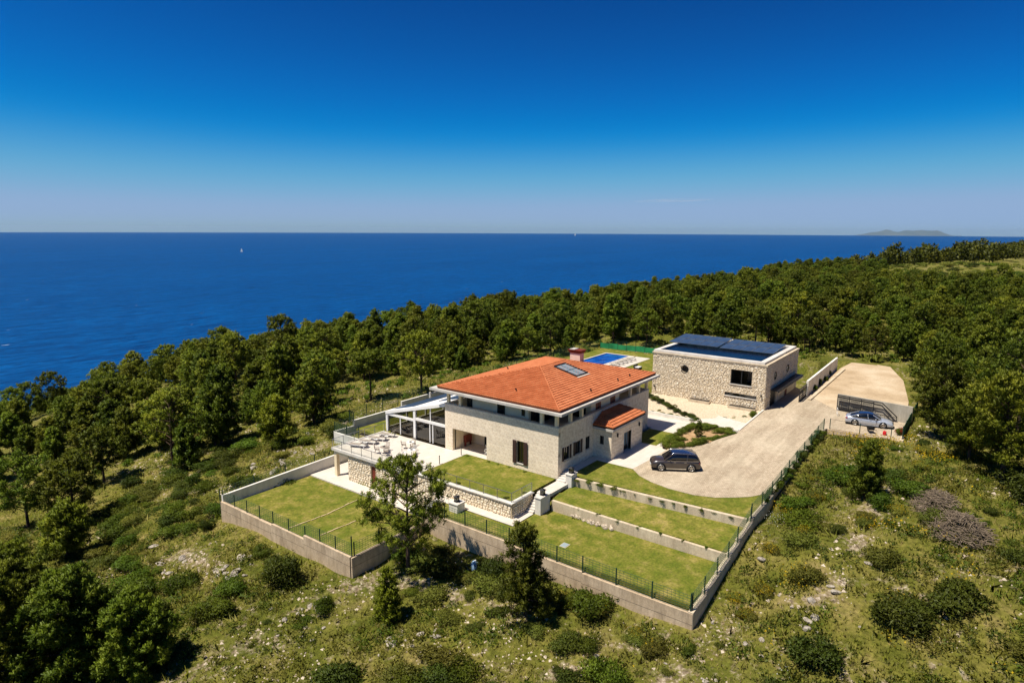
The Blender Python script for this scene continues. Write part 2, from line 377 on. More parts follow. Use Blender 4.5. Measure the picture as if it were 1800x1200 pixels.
# ------------------------------------------------------------------ terrain
VT = {}
def vnoise(x, y, s, seed):
    if seed not in VT: VT[seed] = np.random.RandomState(seed).rand(256,256)
    T = VT[seed]; X = x/s; Y = y/s
    i = np.floor(X).astype(int); j = np.floor(Y).astype(int); u = X-i; v = Y-j; u = u*u*(3-2*u); v = v*v*(3-2*v)
    g = lambda a, b: T[a % 256, b % 256]
    return (g(i,j)*(1-u)+g(i+1,j)*u)*(1-v)+(g(i,j+1)*(1-u)+g(i+1,j+1)*u)*v-.5
def terr0(x, y):
    x = np.asarray(x, float); y = np.asarray(y, float)
    z = np.interp(x, [-400,-60,-20,-10,0,15,30,60,150,400,800,1600], [-40,-7.5,-4.6,-3.2,-1.4,-.1,.4,.6,1.2,2.5,-4,-14])
    z = z+np.where(y < 0, np.minimum(-y*.030, 1.3)*np.clip((x+12)/30, 0, 1)+np.minimum(-y*.012, .8), 0)
    y0 = np.interp(x, [-60,0,60,150,400,1000], [20,24,32,30,0,-90])
    t = np.maximum(y-y0, 0)
    z = z-.098*t-.0016*np.maximum(t-48,0)**2
    t2 = np.maximum(-150-y, 0); z = z-.0003*t2**2
    return np.maximum(z, -128)
# levelled plots: x0,x1,y0,y1 and the level the soil under them is cut to
PLOTS = [(-18.75,-7.3,7.3,26.95,-4.0), (-10.6,-3.4,-17.65,7.3,-2.3), (-7.3,-1.5,20.5,26.95,-4.0), (-3.4,1.2,-17.65,0,-1.4), (1.2,28.2,-17.65,0,-.6),
         (-7.3,24,0,20.5,-1.0), (-1.5,20,20.5,32.6,-2.), (28.2,42.6,-24.9,-17.65,.4), (24,64,-17.65,31,-.6), (42.6,70,-24,-9,.4)]
def terr(x, y, noise_=True):
    x = np.asarray(x, float); y = np.asarray(y, float); z = terr0(x, y)
    d = np.minimum(1, np.maximum(0, (np.hypot(x-5, y-4)-20)/25))
    if noise_:
        z = z+vnoise(x,y,7,1)*.9*(.4+.6*d)+vnoise(x,y,2.3,2)*.35+vnoise(x,y,28,3)*3.0*d+vnoise(x,y,90,4)*6*np.clip((np.hypot(x,y)-120)/200,0,1)
    for x0,x1,y0,y1,L in PLOTS:
        ins = (x >= x0) & (x <= x1) & (y >= y0) & (y <= y1); z = np.where(ins, np.minimum(z, L), z)
    return z
def tz(x, y): return float(terr(np.array([x]), np.array([y]))[0])
def axis(lo, hi, near0, near1, step, grow, extra):
    a = list(np.arange(near0, near1, step)); s = step; v = near0
    while v > lo: s *= grow; v -= s; a.append(v)
    s = step; v = near1
    while v < hi: s *= grow; v += s; a.append(v)
    a = sorted(a+extra); out = [a[0]]
    for q in a[1:]:
        if q-out[-1] > .03: out.append(q)
    return np.array(out)
ex = sorted({v+e for P in PLOTS for v in P[:2] for e in(-.04,.04)}); ey = sorted({v+e for P in PLOTS for v in P[2:4] for e in(-.04,.04)})
gx = axis(-700, 2600, -48, 70, .7, 1.05, ex); gy = axis(-1500, 700, -50, 70, .7, 1.05, ey)
X, Y = np.meshgrid(gx, gy, indexing='ij'); Zt = terr(X, Y)
ni, nj = X.shape; idx = np.arange(ni*nj).reshape(ni, nj)
F = np.stack([idx[:-1,:-1], idx[1:,:-1], idx[1:,1:], idx[:-1,1:]], -1).reshape(-1, 4)
# trodden and stony strips where the soil lies bare
TRAILS = [[(15.5,-25.4),(11.8,-25.1),(4.5,-25.1),(-.4,-25.2),(-4.2,-24.2),(-6.6,-20.8),(-9.9,-20),(-14.1,-18.6),(-19,-17)], [(-27,5.5),(-24.4,6.5),(-20.8,6.7),(-17.5,5.6),(-16.2,.9),(-15.5,-4.2),(-15.3,-10),(-14,-15)],
          [(-28,28),(-26.1,26.6),(-24.1,24.6),(-24.2,18.5),(-21.8,17.2)], [(-34,8),(-29.3,7.7),(-26.9,7.3),(-23.5,6.7)], [(-17.7,41.7),(-14.9,38),(-13.3,33.5),(-10.2,32.9),(-3.9,31.8),(2,36),(14,37)], [(33.6,-27.4),(28.3,-26.6),(24.1,-26.8)], [(-22,-3),(-20,-9),(-17,-14)]]
def bare(x, y):
    b = np.zeros(np.shape(x))
    for T in TRAILS:
        for (x0,y0),(x1,y1) in zip(T[:-1],T[1:]):
            u = np.clip(((x-x0)*(x1-x0)+(y-y0)*(y1-y0))/((x1-x0)**2+(y1-y0)**2),0,1); d = np.hypot(x-x0-u*(x1-x0),y-y0-u*(y1-y0)); b = np.maximum(b,np.clip(1.0-d/2.8,0,1))
    return b*np.clip(.75+1.1*vnoise(x,y,3.1,47),0,1)
go = struct(raw('ground', np.stack([X, Y, Zt], -1).reshape(-1, 3), F, 'ground', smooth=True))
at = go.data.attributes.new('bare', 'FLOAT', 'POINT'); at.data.foreach_set('value', bare(X, Y).astype(np.float32).ravel())
# sea: a disc out to where the water line stands, centred under the place
SEA = -110
mb = MB(); rr = [0, 300, 900, 2500, 7000, 20300]; ring = []; nseg = 180
vs = [(0,0,SEA)]; fs = []
for r in rr[1:]:
    for k in range(nseg): vs.append((CPOS[0]+r*math.cos(2*PI*k/nseg), CPOS[1]+r*math.sin(2*PI*k/nseg), SEA))
for k in range(nseg): fs.append((0, 1+k, 1+(k+1)%nseg))
for q in range(len(rr)-2):
    a = 1+q*nseg; b = a+nseg
    for k in range(nseg): fs.append((a+k, b+k, b+(k+1)%nseg, a+(k+1)%nseg))
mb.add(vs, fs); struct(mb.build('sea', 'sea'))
# ------------------------------------------------------------------ levels and flat surfaces
def zd(x): return float(np.interp(x, [8,31,60], [.5,1.5,1.7]))
def sheet(name, poly, m, zf, cuts=(8,31,60), thick=.25):
    """a polygon laid on the level zf(x), cut where the level changes slope, with a skirt going down"""
    bm = bmesh.new(); vs = [bm.verts.new((x,y,0)) for x,y in poly]; bm.faces.new(vs)
    for cx in cuts:
        bmesh.ops.bisect_plane(bm, geom=bm.verts[:]+bm.edges[:]+bm.faces[:], plane_co=(cx,0,0), plane_no=(1,0,0))
    bmesh.ops.triangulate(bm, faces=bm.faces[:])
    r = bmesh.ops.extrude_face_region(bm, geom=bm.faces[:])
    top = {v for v in r['geom'] if isinstance(v, bmesh.types.BMVert)}
    for v in bm.verts: v.co.z = zf(v.co.x) if v in top else zf(v.co.x)-thick
    bmesh.ops.recalc_face_normals(bm, faces=bm.faces)
    me = bpy.data.meshes.new(name); bm.to_mesh(me); bm.free(); me.materials.append(MAT[m])
    o = bpy.data.objects.new(name, me); COL.objects.link(o); return struct(o)
def flat(name, poly, m, z, thick=.25):
    return sheet(name, poly, m, lambda x: z, (), thick)
R4 = lambda x0,x1,y0,y1: [(x0,y0),(x1,y0),(x1,y1),(x0,y1)]
DRIVE = [(5.75,-4.95),(4.5,-6.3),(3.76,-7.87),(3.3,-9.8),(3.3,-12.1),(3.9,-13.8),(5.0,-15.2),(6.0,-16.2),(7.3,-17.0),(28.3,-17.3),(28.3,-24.8),(42.5,-24.8),(41.6,-18),(44,-12.3),(46.2,-9.9),(31.5,-9.9),(22.5,-9.75),(21.5,-9.9),(18.5,-8.8),(15.9,-8.1),(14.2,-6.9),(12.9,-5.5)]
sheet('driveway', DRIVE, 'pavers', zd)
sheet('gravel_lot', [(37,-17.0),(36.2,-24.6),(47,-23.6),(60,-21.5),(70,-18.5),(72,-13),(63.5,-12.3),(42.5,-12.6),(40.5,-14)], 'gravel', lambda x: zd(x)+.012)
# lawns
flat('lawn', R4(-6.95,-.02,.25,11.5), 'lawn', 0., .3)
flat('lawn', R4(-18.5,-8.9,7.6,26.6), 'lawn', -3.3, .3)
flat('lawn', [(-10.4,-17.4),(-3.6,-17.4),(-3.6,-1.6),(-5.1,-1.6),(-5.1,-.95),(-8.3,-.95),(-8.3,7.2),(-10.4,7.2)], 'lawn', -1.38, .3)
sheet('lawn', [(-3.3,-17.4),(1.2,-17.4),(.35,-1.6),(-3.3,-1.55)], 'lawn', lambda x: -.45+.05*(x+3.3), (), .3)
flat('lawn', [(1.55,-17.4),(7.3,-17.4),(7.3,-17.0),(6.0,-16.2),(5.0,-15.2),(3.9,-13.8),(3.3,-12.1),(3.3,-9.8),(3.76,-7.87),(4.5,-6.3),(5.75,-4.95),(5.75,-1.0),(.75,-1.0),(.75,-1.6)], 'lawn', .47, .3)
flat('lawn', R4(13.5,18.7,-3.8,-.62), 'lawn', .53, .3)
for q in((20,45.8,13,30.6),(45.8,48.1,18.45,30.6),(48.1,62.4,27.7,30.6),(59.0,62.6,12.9,27.7),(48.35,59.0,12.9,18.35)): flat('lawn', R4(*q), 'lawn', .2, .3)
flat('lawn', R4(1.2,14,24.7,31.0), 'lawn', -1.3, .3)
# paths in pale stone
flat('path', [(1.0,-.95),(5.75,-.95),(5.75,-4.95),(12.3,-5.38),(13.1,-5.6),(13.1,-4.75),(14.4,-4.1),(19.4,-3.95),(24.0,-4.6),(24.0,4.5),(19.35,4.5),(19.35,-.55),(13.45,-.55),(13.45,-.05),(1.0,-.05)], 'slabs', .5, .6)
sheet('path', [(22.4,-9.7),(23.2,-5.8),(22.0,-4.3),(24.05,-4.55),(25.4,-5.9),(26.5,-5.9),(25.4,-9.7)], 'slabs', lambda x: zd(x)-.05, (), .4)
flat('path', R4(-3.5,-.35,-1.35,-.1), 'slabs', -.02, .3)
flat('path', [(-8.25,-.9),(-5.15,-.9),(-5.15,.0),(-7.2,.0),(-7.2,8.0),(-8.25,8.0)], 'slabs', -1.34, .3)
flat('path', [(-8.85,10.4),(-7.2,10.4),(-7.2,21.9),(-3,21.9),(-3,26.6),(-8.85,26.6)], 'slabs', -3.2, .3)
flat('path', R4(45.8,48.3,9,18.4), 'white_gravel', .2, .3)
flat('pool_deck', [(48.2,18.4),(58.9,18.4),(58.9,22.6),(48.2,22.6)], 'slabs', .23, .3)
# bed of pale soil rising to the annex
sheet('planted_slope', [(24.2,-4.6),(25.3,-5.9),(26.6,-5.95),(25.5,-9.7),(31.3,-9.75),(31.3,5.2),(24.2,5.2)], 'white_gravel', lambda x: .72+.09*(x-24), (), .6)
flat('planting_bed', [(12.9,-5.4),(14.2,-6.8),(15.9,-8.0),(18.5,-8.7),(21.5,-9.75),(22.35,-9.6),(23.1,-5.8),(21.9,-4.45),(19.4,-4.05),(14.5,-4.2)], 'soil', .74, .5)
# terrace floor slab
flat('terrace', [(-7.35,11.55),(-.02,11.55),(-.02,24.4),(-7.35,24.4)], 'slabs', 0., .26)
flat('loggia_floor', R4(.01,3.2,8.82,13.48), 'slabs', .006, .2)
# ------------------------------------------------------------------ walls of the plot
def wallseg(mbx, a, b, w, z0, z1a, z1b=None):
    """straight wall from a to b (xy), w thick, level or raking top"""
    z1b = z1a if z1b is None else z1b
    a = Vector((*a,0)); b = Vector((*b,0)); d = (b-a).normalized(); s = Vector((-d.y,d.x,0))*w/2
    P = [a-s, b-s, b+s, a+s]; Z = [z1a, z1b, z1b, z1a]
    vs = [(q.x,q.y,z0) for q in P]+[(q.x,q.y,z) for q,z in zip(P,Z)]
    return mbx.add(vs, [(3,2,1,0),(4,5,6,7),(0,1,5,4),(1,2,6,5),(2,3,7,6),(3,0,4,7)])
def wall(label, segs, m, w=.3, name='concrete_wall', z0=-7):
    t = thing(name, label, 'wall', (*segs[0][0], z0))
    for k, s in enumerate(segs):
        a, b, z1 = s[:3]; z1b = s[3] if len(s) > 3 else None
        wallseg(MB(), a, b, w, z0+.01*k, z1, z1b).build('wall_panel', m, t)
        if m == 'concrete_wall':
            e = z1 if z1b is None else z1b; MB().bar((*a, z1-.78), (*b, e-.78), w+.012, .025).build('pour_joint', 'stone_joint_dark', t)
    return t
wall('stepped weathered concrete wall closing the low lawn on its long front', [((-18.75,7.31),(-18.75,13.6),-2.45), ((-18.753,13.6),(-18.753,18.4),-2.8), ((-18.75,18.4),(-18.75,27.1),-2.95,-3.0)], 'concrete_wall', .3)
wall('shaded concrete wall between the low lawn corner and the big pine', [((-18.9,7.3),(-10.6,7.3),-2.45)], 'concrete_wall', .28)
wall('long concrete wall below the wide front lawn', [((-10.6,7.45),(-10.6,-2.3),-1.42), ((-10.602,-2.3),(-10.602,-9.2),-1.62), ((-10.6,-9.2),(-10.6,-17.8),-1.72)], 'concrete_wall', .3)
wall('concrete wall climbing in steps beside the lawn terraces', [((-10.72,-17.652),(-8.3,-17.652),-1.62,-1.45), ((-8.3,-17.652),(-5.9,-17.652),-1.2,-1.05), ((-5.9,-17.65),(-3.6,-17.65),-.9,-.72), ((-3.6,-17.652),(-1.6,-17.652),-.45,-.3), ((-1.6,-17.65),(1.5,-17.65),-.1,.25), ((1.5,-17.652),(7.3,-17.652),.55,.62)], 'concrete_pale', .36, z0=-6)
wall('low concrete kerb wall beside the drive under the creepers', [((7.3,-17.5),(16,-17.5),.72,.98), ((16,-17.502),(28.2,-17.502),1.08,1.5)], 'concrete_pale', .34, z0=-3)
wall('low concrete wall in front of the silver sedan', [((28.2,-17.7),(28.2,-24.9),1.5)], 'concrete_wall', .3, z0=-2)
wall('concrete wall under the green mesh at the parking end', [((28.1,-25.0),(42.6,-25.0),1.62,1.75)], 'concrete_pale', .34, z0=-2)
wall('cream rendered wall along the back of the low lawn', [((-18.75,27.0),(-2.5,27.0),-2.35,-1.95)], 'white_wall', .26)
wall('upper stone garden wall with a creeper on the drive lawn edge', [((.25,-1.75),(1.3,-17.4),.50)], 'concrete_pale', .34, name='garden_wall', z0=-2)
wall('broken low stone wall between the two lower lawns', [((-3.5,-1.75),(-3.45,-7),-.42,-.5), ((-3.45,-7),(-3.4,-17.4),-.5,-.56)], 'concrete_pale', .3, name='garden_wall', z0=-3)
wall('white low wall at the edge of the shaded path', [((24.1,-4.7),(24.1,4.6),.98,1.0)], 'white_wall', .2, name='garden_wall', z0=0)
wall('rendered white wall stepping down behind the terrace corner', [((-1.6,27.0),(-1.6,31.6),-1.1), ((-1.6,31.7),(1.4,31.7),-1.05), ((1.4,31.702),(10.5,31.702),-.35), ((10.5,32.7),(19.5,32.7),.0)], 'white_wall', .26)
wall('pale driveway wall leading to the gravel lot', [((42.2,-12.25),(63.2,-11.8),3.6,3.5)], 'white_wall', .28, name='rendered_wall', z0=0)
wall('grey rendered wall behind the sliding gate', [((37.6,-16.9),(36.0,-25.1),3.5,3.55)], 'grey_render', .3, name='rendered_wall', z0=0)
k = thing('kerb', 'pale kerb strip along the driveway wall', 'kerb', (41,-13.2,1.5))
for i in range(7):
    a = 39.8+i*3.3; MB().box(a, a+3.2, -13.35+.02*i, -12.95+.02*i, 1.3, zd(a)+.2).build('kerb_stone', 'concrete_pale', k, bevel=.02)
# white kerb between drive and slope
wall('white kerb between the drive and the planted slope', [((22.45,-9.72),(31.3,-9.8),1.2,1.62)], 'white_stone', .2, name='kerb', z0=0)
# ------------------------------------------------------------------ builders for houses
def glassmat(name, tint, refl):
    m = bpy.data.materials.new(name); m.use_nodes = True; MAT[name] = m; n = m.node_tree.nodes; l = m.node_tree.links; n.clear()
    o = n.new('ShaderNodeOutputMaterial'); t = n.new('ShaderNodeBsdfTransparent'); t.inputs[0].default_value = (*tint,1)
    g = n.new('ShaderNodeBsdfGlossy'); g.inputs['Roughness'].default_value = .02; fr = n.new('ShaderNodeFresnel'); fr.inputs[0].default_value = 1.5
    ge = n.new('ShaderNodeNewGeometry'); mr = n.new('ShaderNodeMapRange'); mr.inputs[3].default_value = 1.5; mr.inputs[4].default_value = 1/1.5; l.new(ge.outputs['Backfacing'], mr.inputs[0]); l.new(mr.outputs[0], fr.inputs[0])
    a = n.new('ShaderNodeMath'); a.operation = 'ADD'; a.inputs[1].default_value = refl; l.new(fr.outputs[0], a.inputs[0])
    x = n.new('ShaderNodeMixShader'); l.new(a.outputs[0], x.inputs[0]); l.new(t.outputs[0], x.inputs[1]); l.new(g.outputs[0], x.inputs[2]); l.new(x.outputs[0], o.inputs[0])
glassmat('glass_clear', (.30,.30,.26), .05)
glassmat('glass_rail', (.90,.93,.91), .0)
def unit_block():
    bm = bmesh.new(); bmesh.ops.create_cube(bm, size=1)
    me = bpy.data.meshes.new('stone_block'); bm.to_mesh(me); bm.free(); me.materials.append(MAT['cladding']); return me
UB = unit_block()
rng = random.Random(5)
def holes_walls(mb, u0, u1, v0, v1, holes, place):
    us = sorted({u0,u1,*[h[0] for h in holes],*[h[1] for h in holes]}); vs = sorted({v0,v1,*[h[2] for h in holes],*[h[3] for h in holes]})
    us = [u for u in us if u0 <= u <= u1]; vs = [v for v in vs if v0 <= v <= v1]
    for j in range(len(vs)-1):
        i = 0
        while i < len(us)-1:
            inside = lambda i: any(h[0] <= (us[i]+us[i+1])/2 <= h[1] and h[2] <= (vs[j]+vs[j+1])/2 <= h[3] for h in holes)
            if inside(i): i += 1; continue
            k = i
            while k < len(us)-1 and not inside(k): k += 1
            place(mb, us[i], us[k], vs[j], vs[j+1]); i = k
def courses(u0, u1, rows, holes, wlo=.65, whi=1.15):
    """cladding blocks as (u0,u1,v0,v1) in courses, cut at the openings"""
    out = []
    for v0, v1 in zip(rows[:-1], rows[1:]):
        cuts = sorted([(h[0],h[1]) for h in holes if h[2] < (v0+v1)/2 < h[3]]); spans = []; a = u0
        for c in cuts:
            if c[0] > a: spans.append((a,c[0]))
            a = max(a,c[1])
        if a < u1: spans.append((a,u1))
        for s0, s1 in spans:
            u = s0; first = True
            while u < s1-.01:
                w = rng.uniform(wlo,whi)*(rng.uniform(.4,1) if first else 1); first = False; e = u+w
                if s1-e < .35: e = s1
                out.append((u,e,v0,v1)); u = e
    return out
def rubble_cladding(mb, O, U, V, N, w, h, holes=(), sw=.36, sh=.22, depth=.07, seed=1, circ=()):
    """irregular proud stones over a rectangle O + u U + v V, normal N"""
    r = random.Random(seed); O = Vector(O); U = Vector(U); V = Vector(V); N = Vector(N); v = 0; row = 0
    while v < h-.04:
        rh = min(sh*r.uniform(.75,1.3), h-v)
        for q in holes:
            for e in q[2:4]:
                if v+.05 < e < v+rh+.06: rh = e-v
        if h-v-rh < .1: rh = h-v
        u = -r.uniform(0,.2)
        while u < w-.02:
            rw = sw*r.uniform(.55,1.5); a = max(u,0); b = min(u+rw,w); u += rw
            if b-a < .08: continue
            cu, cv = (a+b)/2, v+rh/2
            skip = False
            for q in holes:
                if v < q[3]-.03 and v+rh > q[2]+.03 and a < q[1] and b > q[0]:
                    if a < q[0]-.06: b = q[0]
                    elif b > q[1]+.06: a = q[1]
                    else: skip = True
            if skip or b-a < .06: continue
            cu = (a+b)/2
            if any(math.hypot(cu-q[0], cv-q[1]) < q[2] for q in circ): continue
            j = .018; g = .012
            pts = [(a+g+r.uniform(0,j*2), v+g+r.uniform(0,j*2)), ((a+b)/2+r.uniform(-.05,.05), v+g+r.uniform(-.02,.02)), (b-g-r.uniform(0,j*2), v+g+r.uniform(0,j*2)),
                   (b-g-r.uniform(0,j*2), v+rh-g-r.uniform(0,j*2)), ((a+b)/2+r.uniform(-.05,.05), v+rh-g+r.uniform(-.02,.02)), (a+g+r.uniform(0,j*2), v+rh-g-r.uniform(0,j*2))]
            d = depth*r.uniform(.35,1); tu, tv = r.uniform(-.12,.12), r.uniform(-.2,.2)
            base = [O+U*p[0]+V*p[1] for p in pts]; top = []
            for p in pts:
                x = cu+(p[0]-cu)*.78; y = cv+(p[1]-cv)*.72
                top.append(O+U*x+V*y+N*max(.012, d+(x-cu)*tu+(y-cv)*tv))
            mb.add(base+top, [(6,7,8,9,10,11)]+[(i,(i+1)%6,6+(i+1)%6,6+i) for i in range(6)])
        v += rh; row += 1
    return mb
def tile_slope(mb, eL, eR, up, length, kl, kr, tw=.29, th=.37, seed=0):
    """pantiles on a slope: eave from eL to eR, up = unit vector up the slope, side insets kl/kr per metre"""
    r = random.Random(seed); eL = Vector(eL); eR = Vector(eR); W = (eR-eL).length; U = (eR-eL)/W; up = Vector(up).normalized(); N = U.cross(up).normalized()
    if N.z < 0: N = -N
    nv = int(length/th)+1; prof = [(0,.008),(.18,.05),(.42,.066),(.66,.05),(.84,.012),(1,.008)]
    for j in range(nv):
        v0 = j*th; v1 = min(v0+th, length)
        if v1-v0 < .05: continue
        nu = int(W/tw)+1
        for i in range(nu):
            u0 = i*tw; vs = []; lo = kl*v0; hi = W-kr*v0; lo2 = kl*v1; hi2 = W-kr*v1
            if u0+tw <= lo2 and u0+tw <= lo or u0 >= hi: continue
            dj = r.uniform(-.006,.006)
            for k, (pu, ph) in enumerate(prof): vs.append(eL+U*min(max(u0+pu*tw,lo),hi)+up*(v0-.03)+N*(ph+.085+dj))
            for k, (pu, ph) in enumerate(prof): vs.append(eL+U*min(max(u0+pu*tw,lo2),hi2)+up*v1+N*(ph+dj))
            for k, (pu, ph) in enumerate(prof): vs.append(eL+U*min(max(u0+pu*tw,lo),hi)+up*(v0-.03)+N*(-.02))
            mb.add(vs, [(k,k+1,7+k,6+k) for k in range(5)]+[(12+k,13+k,k+1,k) for k in range(5)])
    return mb
def hip_caps(mb, a, b, r=.14, step=.38):
    a = Vector(a); b = Vector(b); L = (b-a).length; d = (b-a)/L; s = d.cross(Vector((0,0,1))).normalized(); up = s.cross(d); n = int(L/step)
    for i in range(n+1):
        p = a+d*i*step; q = a+d*min((i+1)*step+.05, L); vs = []
        for P, k, h in((p,1.1,.05),(q,.85,.02)):
            for t in range(7):
                an = PI*t/6; vs.append(P+s*math.cos(an)*r*k+up*(math.sin(an)*r*k+h-.04))
        mb.add(vs, [(t,t+1,8+t,7+t) for t in range(6)]+[tuple(range(7))], True)
    return mb
def slope_faces(mb, pts): return mb.add(pts, [tuple(range(len(pts)))])
# ------------------------------------------------------------------ the villa
LX, LY, PZ = 19.3, 14.6, 5.04
V = thing('villa', 'cream limestone villa with a hipped orange tile roof and a roof-top gallery', 'house', (0,0,0))
LOG = (8.79,13.51,-.3,2.44); FW = (4.0,4.88,.6,2.86)
mb = MB()
holes_walls(mb, 0, LY, -.6, PZ, [LOG, FW], lambda m_,a,b,c,d: m_.box(.02,.34,a,b,c,d))
wa = mb.build('wall', 'cladding_joint', V)
BW = [(.95,1.98,1.6,2.92), (2.98,4.02,1.6,2.92), (5.04,5.85,1.55,2.95), (15.0,15.5,2.5,3.3)]
mb = MB()
holes_walls(mb, .34, LX, -.6, PZ, BW, lambda m_,a,b,c,d: m_.box(a,b,.02,.34,c,d))
wb = mb.build('wall', 'cladding_joint', V)
mb = MB(); mb.box(LX-.3,LX,.34,LY,-.6,PZ); mb.box(.34,LX-.3,LY-.3,LY,-.6,PZ)
mb.build('wall', 'plaster', V)
ROWS = [0,.3,.6,1.02,1.44,1.86,2.15,2.44,2.86,3.28,3.7,4.13,4.56,5.0]
for (a,b,c,d) in courses(0, LY, ROWS, [LOG,FW]):
    o = bpy.data.objects.new('stone_block', UB); COL.objects.link(o); o.parent = wa; g = .012
    o.location = (.012+rng.uniform(-.004,.004),(a+b)/2,(c+d)/2); o.scale = (.03,b-a-g,d-c-g)
mb = MB()
for (a,b,c,d) in courses(0, LX, ROWS, BW+[(6.6,13.5,-1,3.5)]):
    g = .006; y = .012+rng.uniform(-.004,.004)-.015; mb.box(a+g,b-g,y,y+.03,c+g,d-g)
mb.build('block_cladding', 'cladding', V, kind='stuff')
MB().box(-.03,LX+.03,-.03,.36,5.0,PZ+.06).box(-.03,.36,.36,LY+.03,5.0,PZ+.06).box(LX-.33,LX+.03,.36,LY,5.0,PZ+.06).build('parapet_coping', 'concrete_light', V)
MB().box(.34,LX-.3,.34,LY-.3,3.9,4.1).build('gallery_floor', 'concrete_light', V)
# upper storey set back behind the gallery
MB().box(.85,18.5,4.1,12.2,4.1,6.48).build('upper_wall', 'plaster', V)
MB().box(6.9,13.0,.55,4.1,4.1,6.48).box(6.9,13.0,12.2,14.1,4.1,6.48).build('upper_wall', 'plaster', V)
for (x,y) in ((.17,14.15),(.17,12.45),(.17,2.0),(.17,.3),(2.34,.17),(4.4,.17),(6.75,.17),(14.86,.17),(16.97,.17),(18.95,.17),(13.15,.17),(.17,4.2),(18.95,14.3)):
    if (x,y) in((6.75,.17),(13.15,.17),(.17,4.2)): continue
    MB().box(x-.15,x+.15,y-.13,y+.17,5.1,6.5).build('column', 'plaster', V)
MB().box(-.9,20.2,-.9,15.5,6.49,6.74).box(-.9,9.2,15.5,16.0,6.493,6.737).build('eave_slab', 'concrete_light', V)
MB().bar((-.8,15.95,6.2),(-.8,15.95,5.6),.2).build('rain_spout', 'concrete_light', V)
def win_y(par, y, x0, x1, z0, z1, shutters=True, m='glass_dark', dep=.1):
    """window in a wall facing -y at plane y"""
    w = MB().box(x0,x1,y+dep+.02,y+dep+.06,z0,z1).build('window', m, par)
    f = MB()
    for a,b in((x0,x0+.06),(x1-.06,x1),((x0+x1)/2-.03,(x0+x1)/2+.03)): f.box(a,b,y+dep-.03,y+dep+.02,z0,z1)
    f.box(x0+.06,x1-.06,y+dep-.03,y+dep+.018,z1-.06,z1); f.box(x0+.06,x1-.06,y+dep-.03,y+dep+.018,z0,z0+.06)
    f.build('frame', 'dark_frame', w)
    MB().box(x0-.05,x1+.05,y-.05,y+dep,z0-.06,z0).build('sill', 'white_stone', w)
    if shutters:
        for a,b in((x0-.3,x0-.0),(x1,x1+.3)):
            s = MB(); s.box(a,b,y-.07,y-.035,z0-.02,z1+.02)
            for k in range(7):
                zz = z0+.12+k*(z1-z0-.2)/6; s.box(a+.04,b-.04,y-.085,y-.07,zz,zz+.06)
            s.build('shutter', 'shutter', w)
    return w
win_y(V, 0, .95,1.98,1.6,2.92); win_y(V, 0, 2.98,4.02,1.6,2.92); win_y(V, 0, 5.04,5.85,1.55,2.95, False); win_y(V, 0, 15.0,15.5,2.5,3.3, False)
# french window on the long front with open shutters and a curtain
w = MB().box(.16,.18,FW[0],FW[1],FW[2],FW[3]).build('french_window', 'glass_clear', V)
f = MB()
for a,b in((FW[0],FW[0]+.07),(FW[1]-.07,FW[1]),(4.41,4.47)): f.box(.12,.16,a,b,FW[2],FW[3])
f.box(.12,.158,FW[0]+.07,FW[1]-.07,FW[3]-.07,FW[3]).build('frame', 'dark_frame', w)
MB().box(.30,.34,FW[0],4.4,FW[2],FW[3]).build('curtain', 'curtain', w)
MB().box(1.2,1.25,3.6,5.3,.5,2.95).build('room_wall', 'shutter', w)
MB().box(-.09,.16,FW[0]-.06,FW[1]+.06,FW[2]-.07,FW[2]).build('sill', 'white_stone', w)
for a,b,sg in((FW[0]-.46,FW[0],1),(FW[1],FW[1]+.46,-1)):
    s = MB(); s.box(-.12,-.08,a,b,FW[2]-.06,FW[3]+.03)
    for k in range(14):
        zz = FW[2]+.08+k*.15; s.box(-.137,-.12,a+.05,b-.05,zz,zz+.09)
    s.build('shutter', 'shutter', w)
# loggia
MB().box(.34,3.2,13.5,13.7,0,2.5).box(.34,3.2,8.6,8.8,0,2.5).box(3.2,3.4,8.6,13.7,0,2.5).box(.341,3.2,8.8,13.5,2.44,2.6).build('loggia_wall', 'plaster', V)
d = MB().box(3.14,3.19,8.95,11.6,.05,2.3).build('sliding_door', 'glass_dark', V)
MB().box(3.08,3.14,8.9,8.98,.05,2.3).box(3.08,3.14,10.2,10.28,.05,2.3).box(3.08,3.14,11.55,11.63,.05,2.3).build('frame', 'dark_frame', d)
MB().box(.03,.5,8.62,8.8,-.02,2.44).box(.03,.5,13.5,13.6,-.02,2.44).build('loggia_reveal', 'plaster', V)
c = thing('cabinet', 'reddish brown cabinet against the loggia wall', 'cabinet', (1.9,13.25,.006))
MB().box(1.7,2.7,13.1,13.48,.45,1.2).build('body', 'brown_wood', c, bevel=.01); MB().box(2.19,2.21,13.08,13.1,.5,1.15).build('door_gap', 'dark_frame', c)
MB().box(1.75,1.81,13.15,13.4,.006,.45).build('leg', 'brown_wood', c); MB().box(2.6,2.66,13.15,13.4,.006,.45).build('leg', 'brown_wood', c)
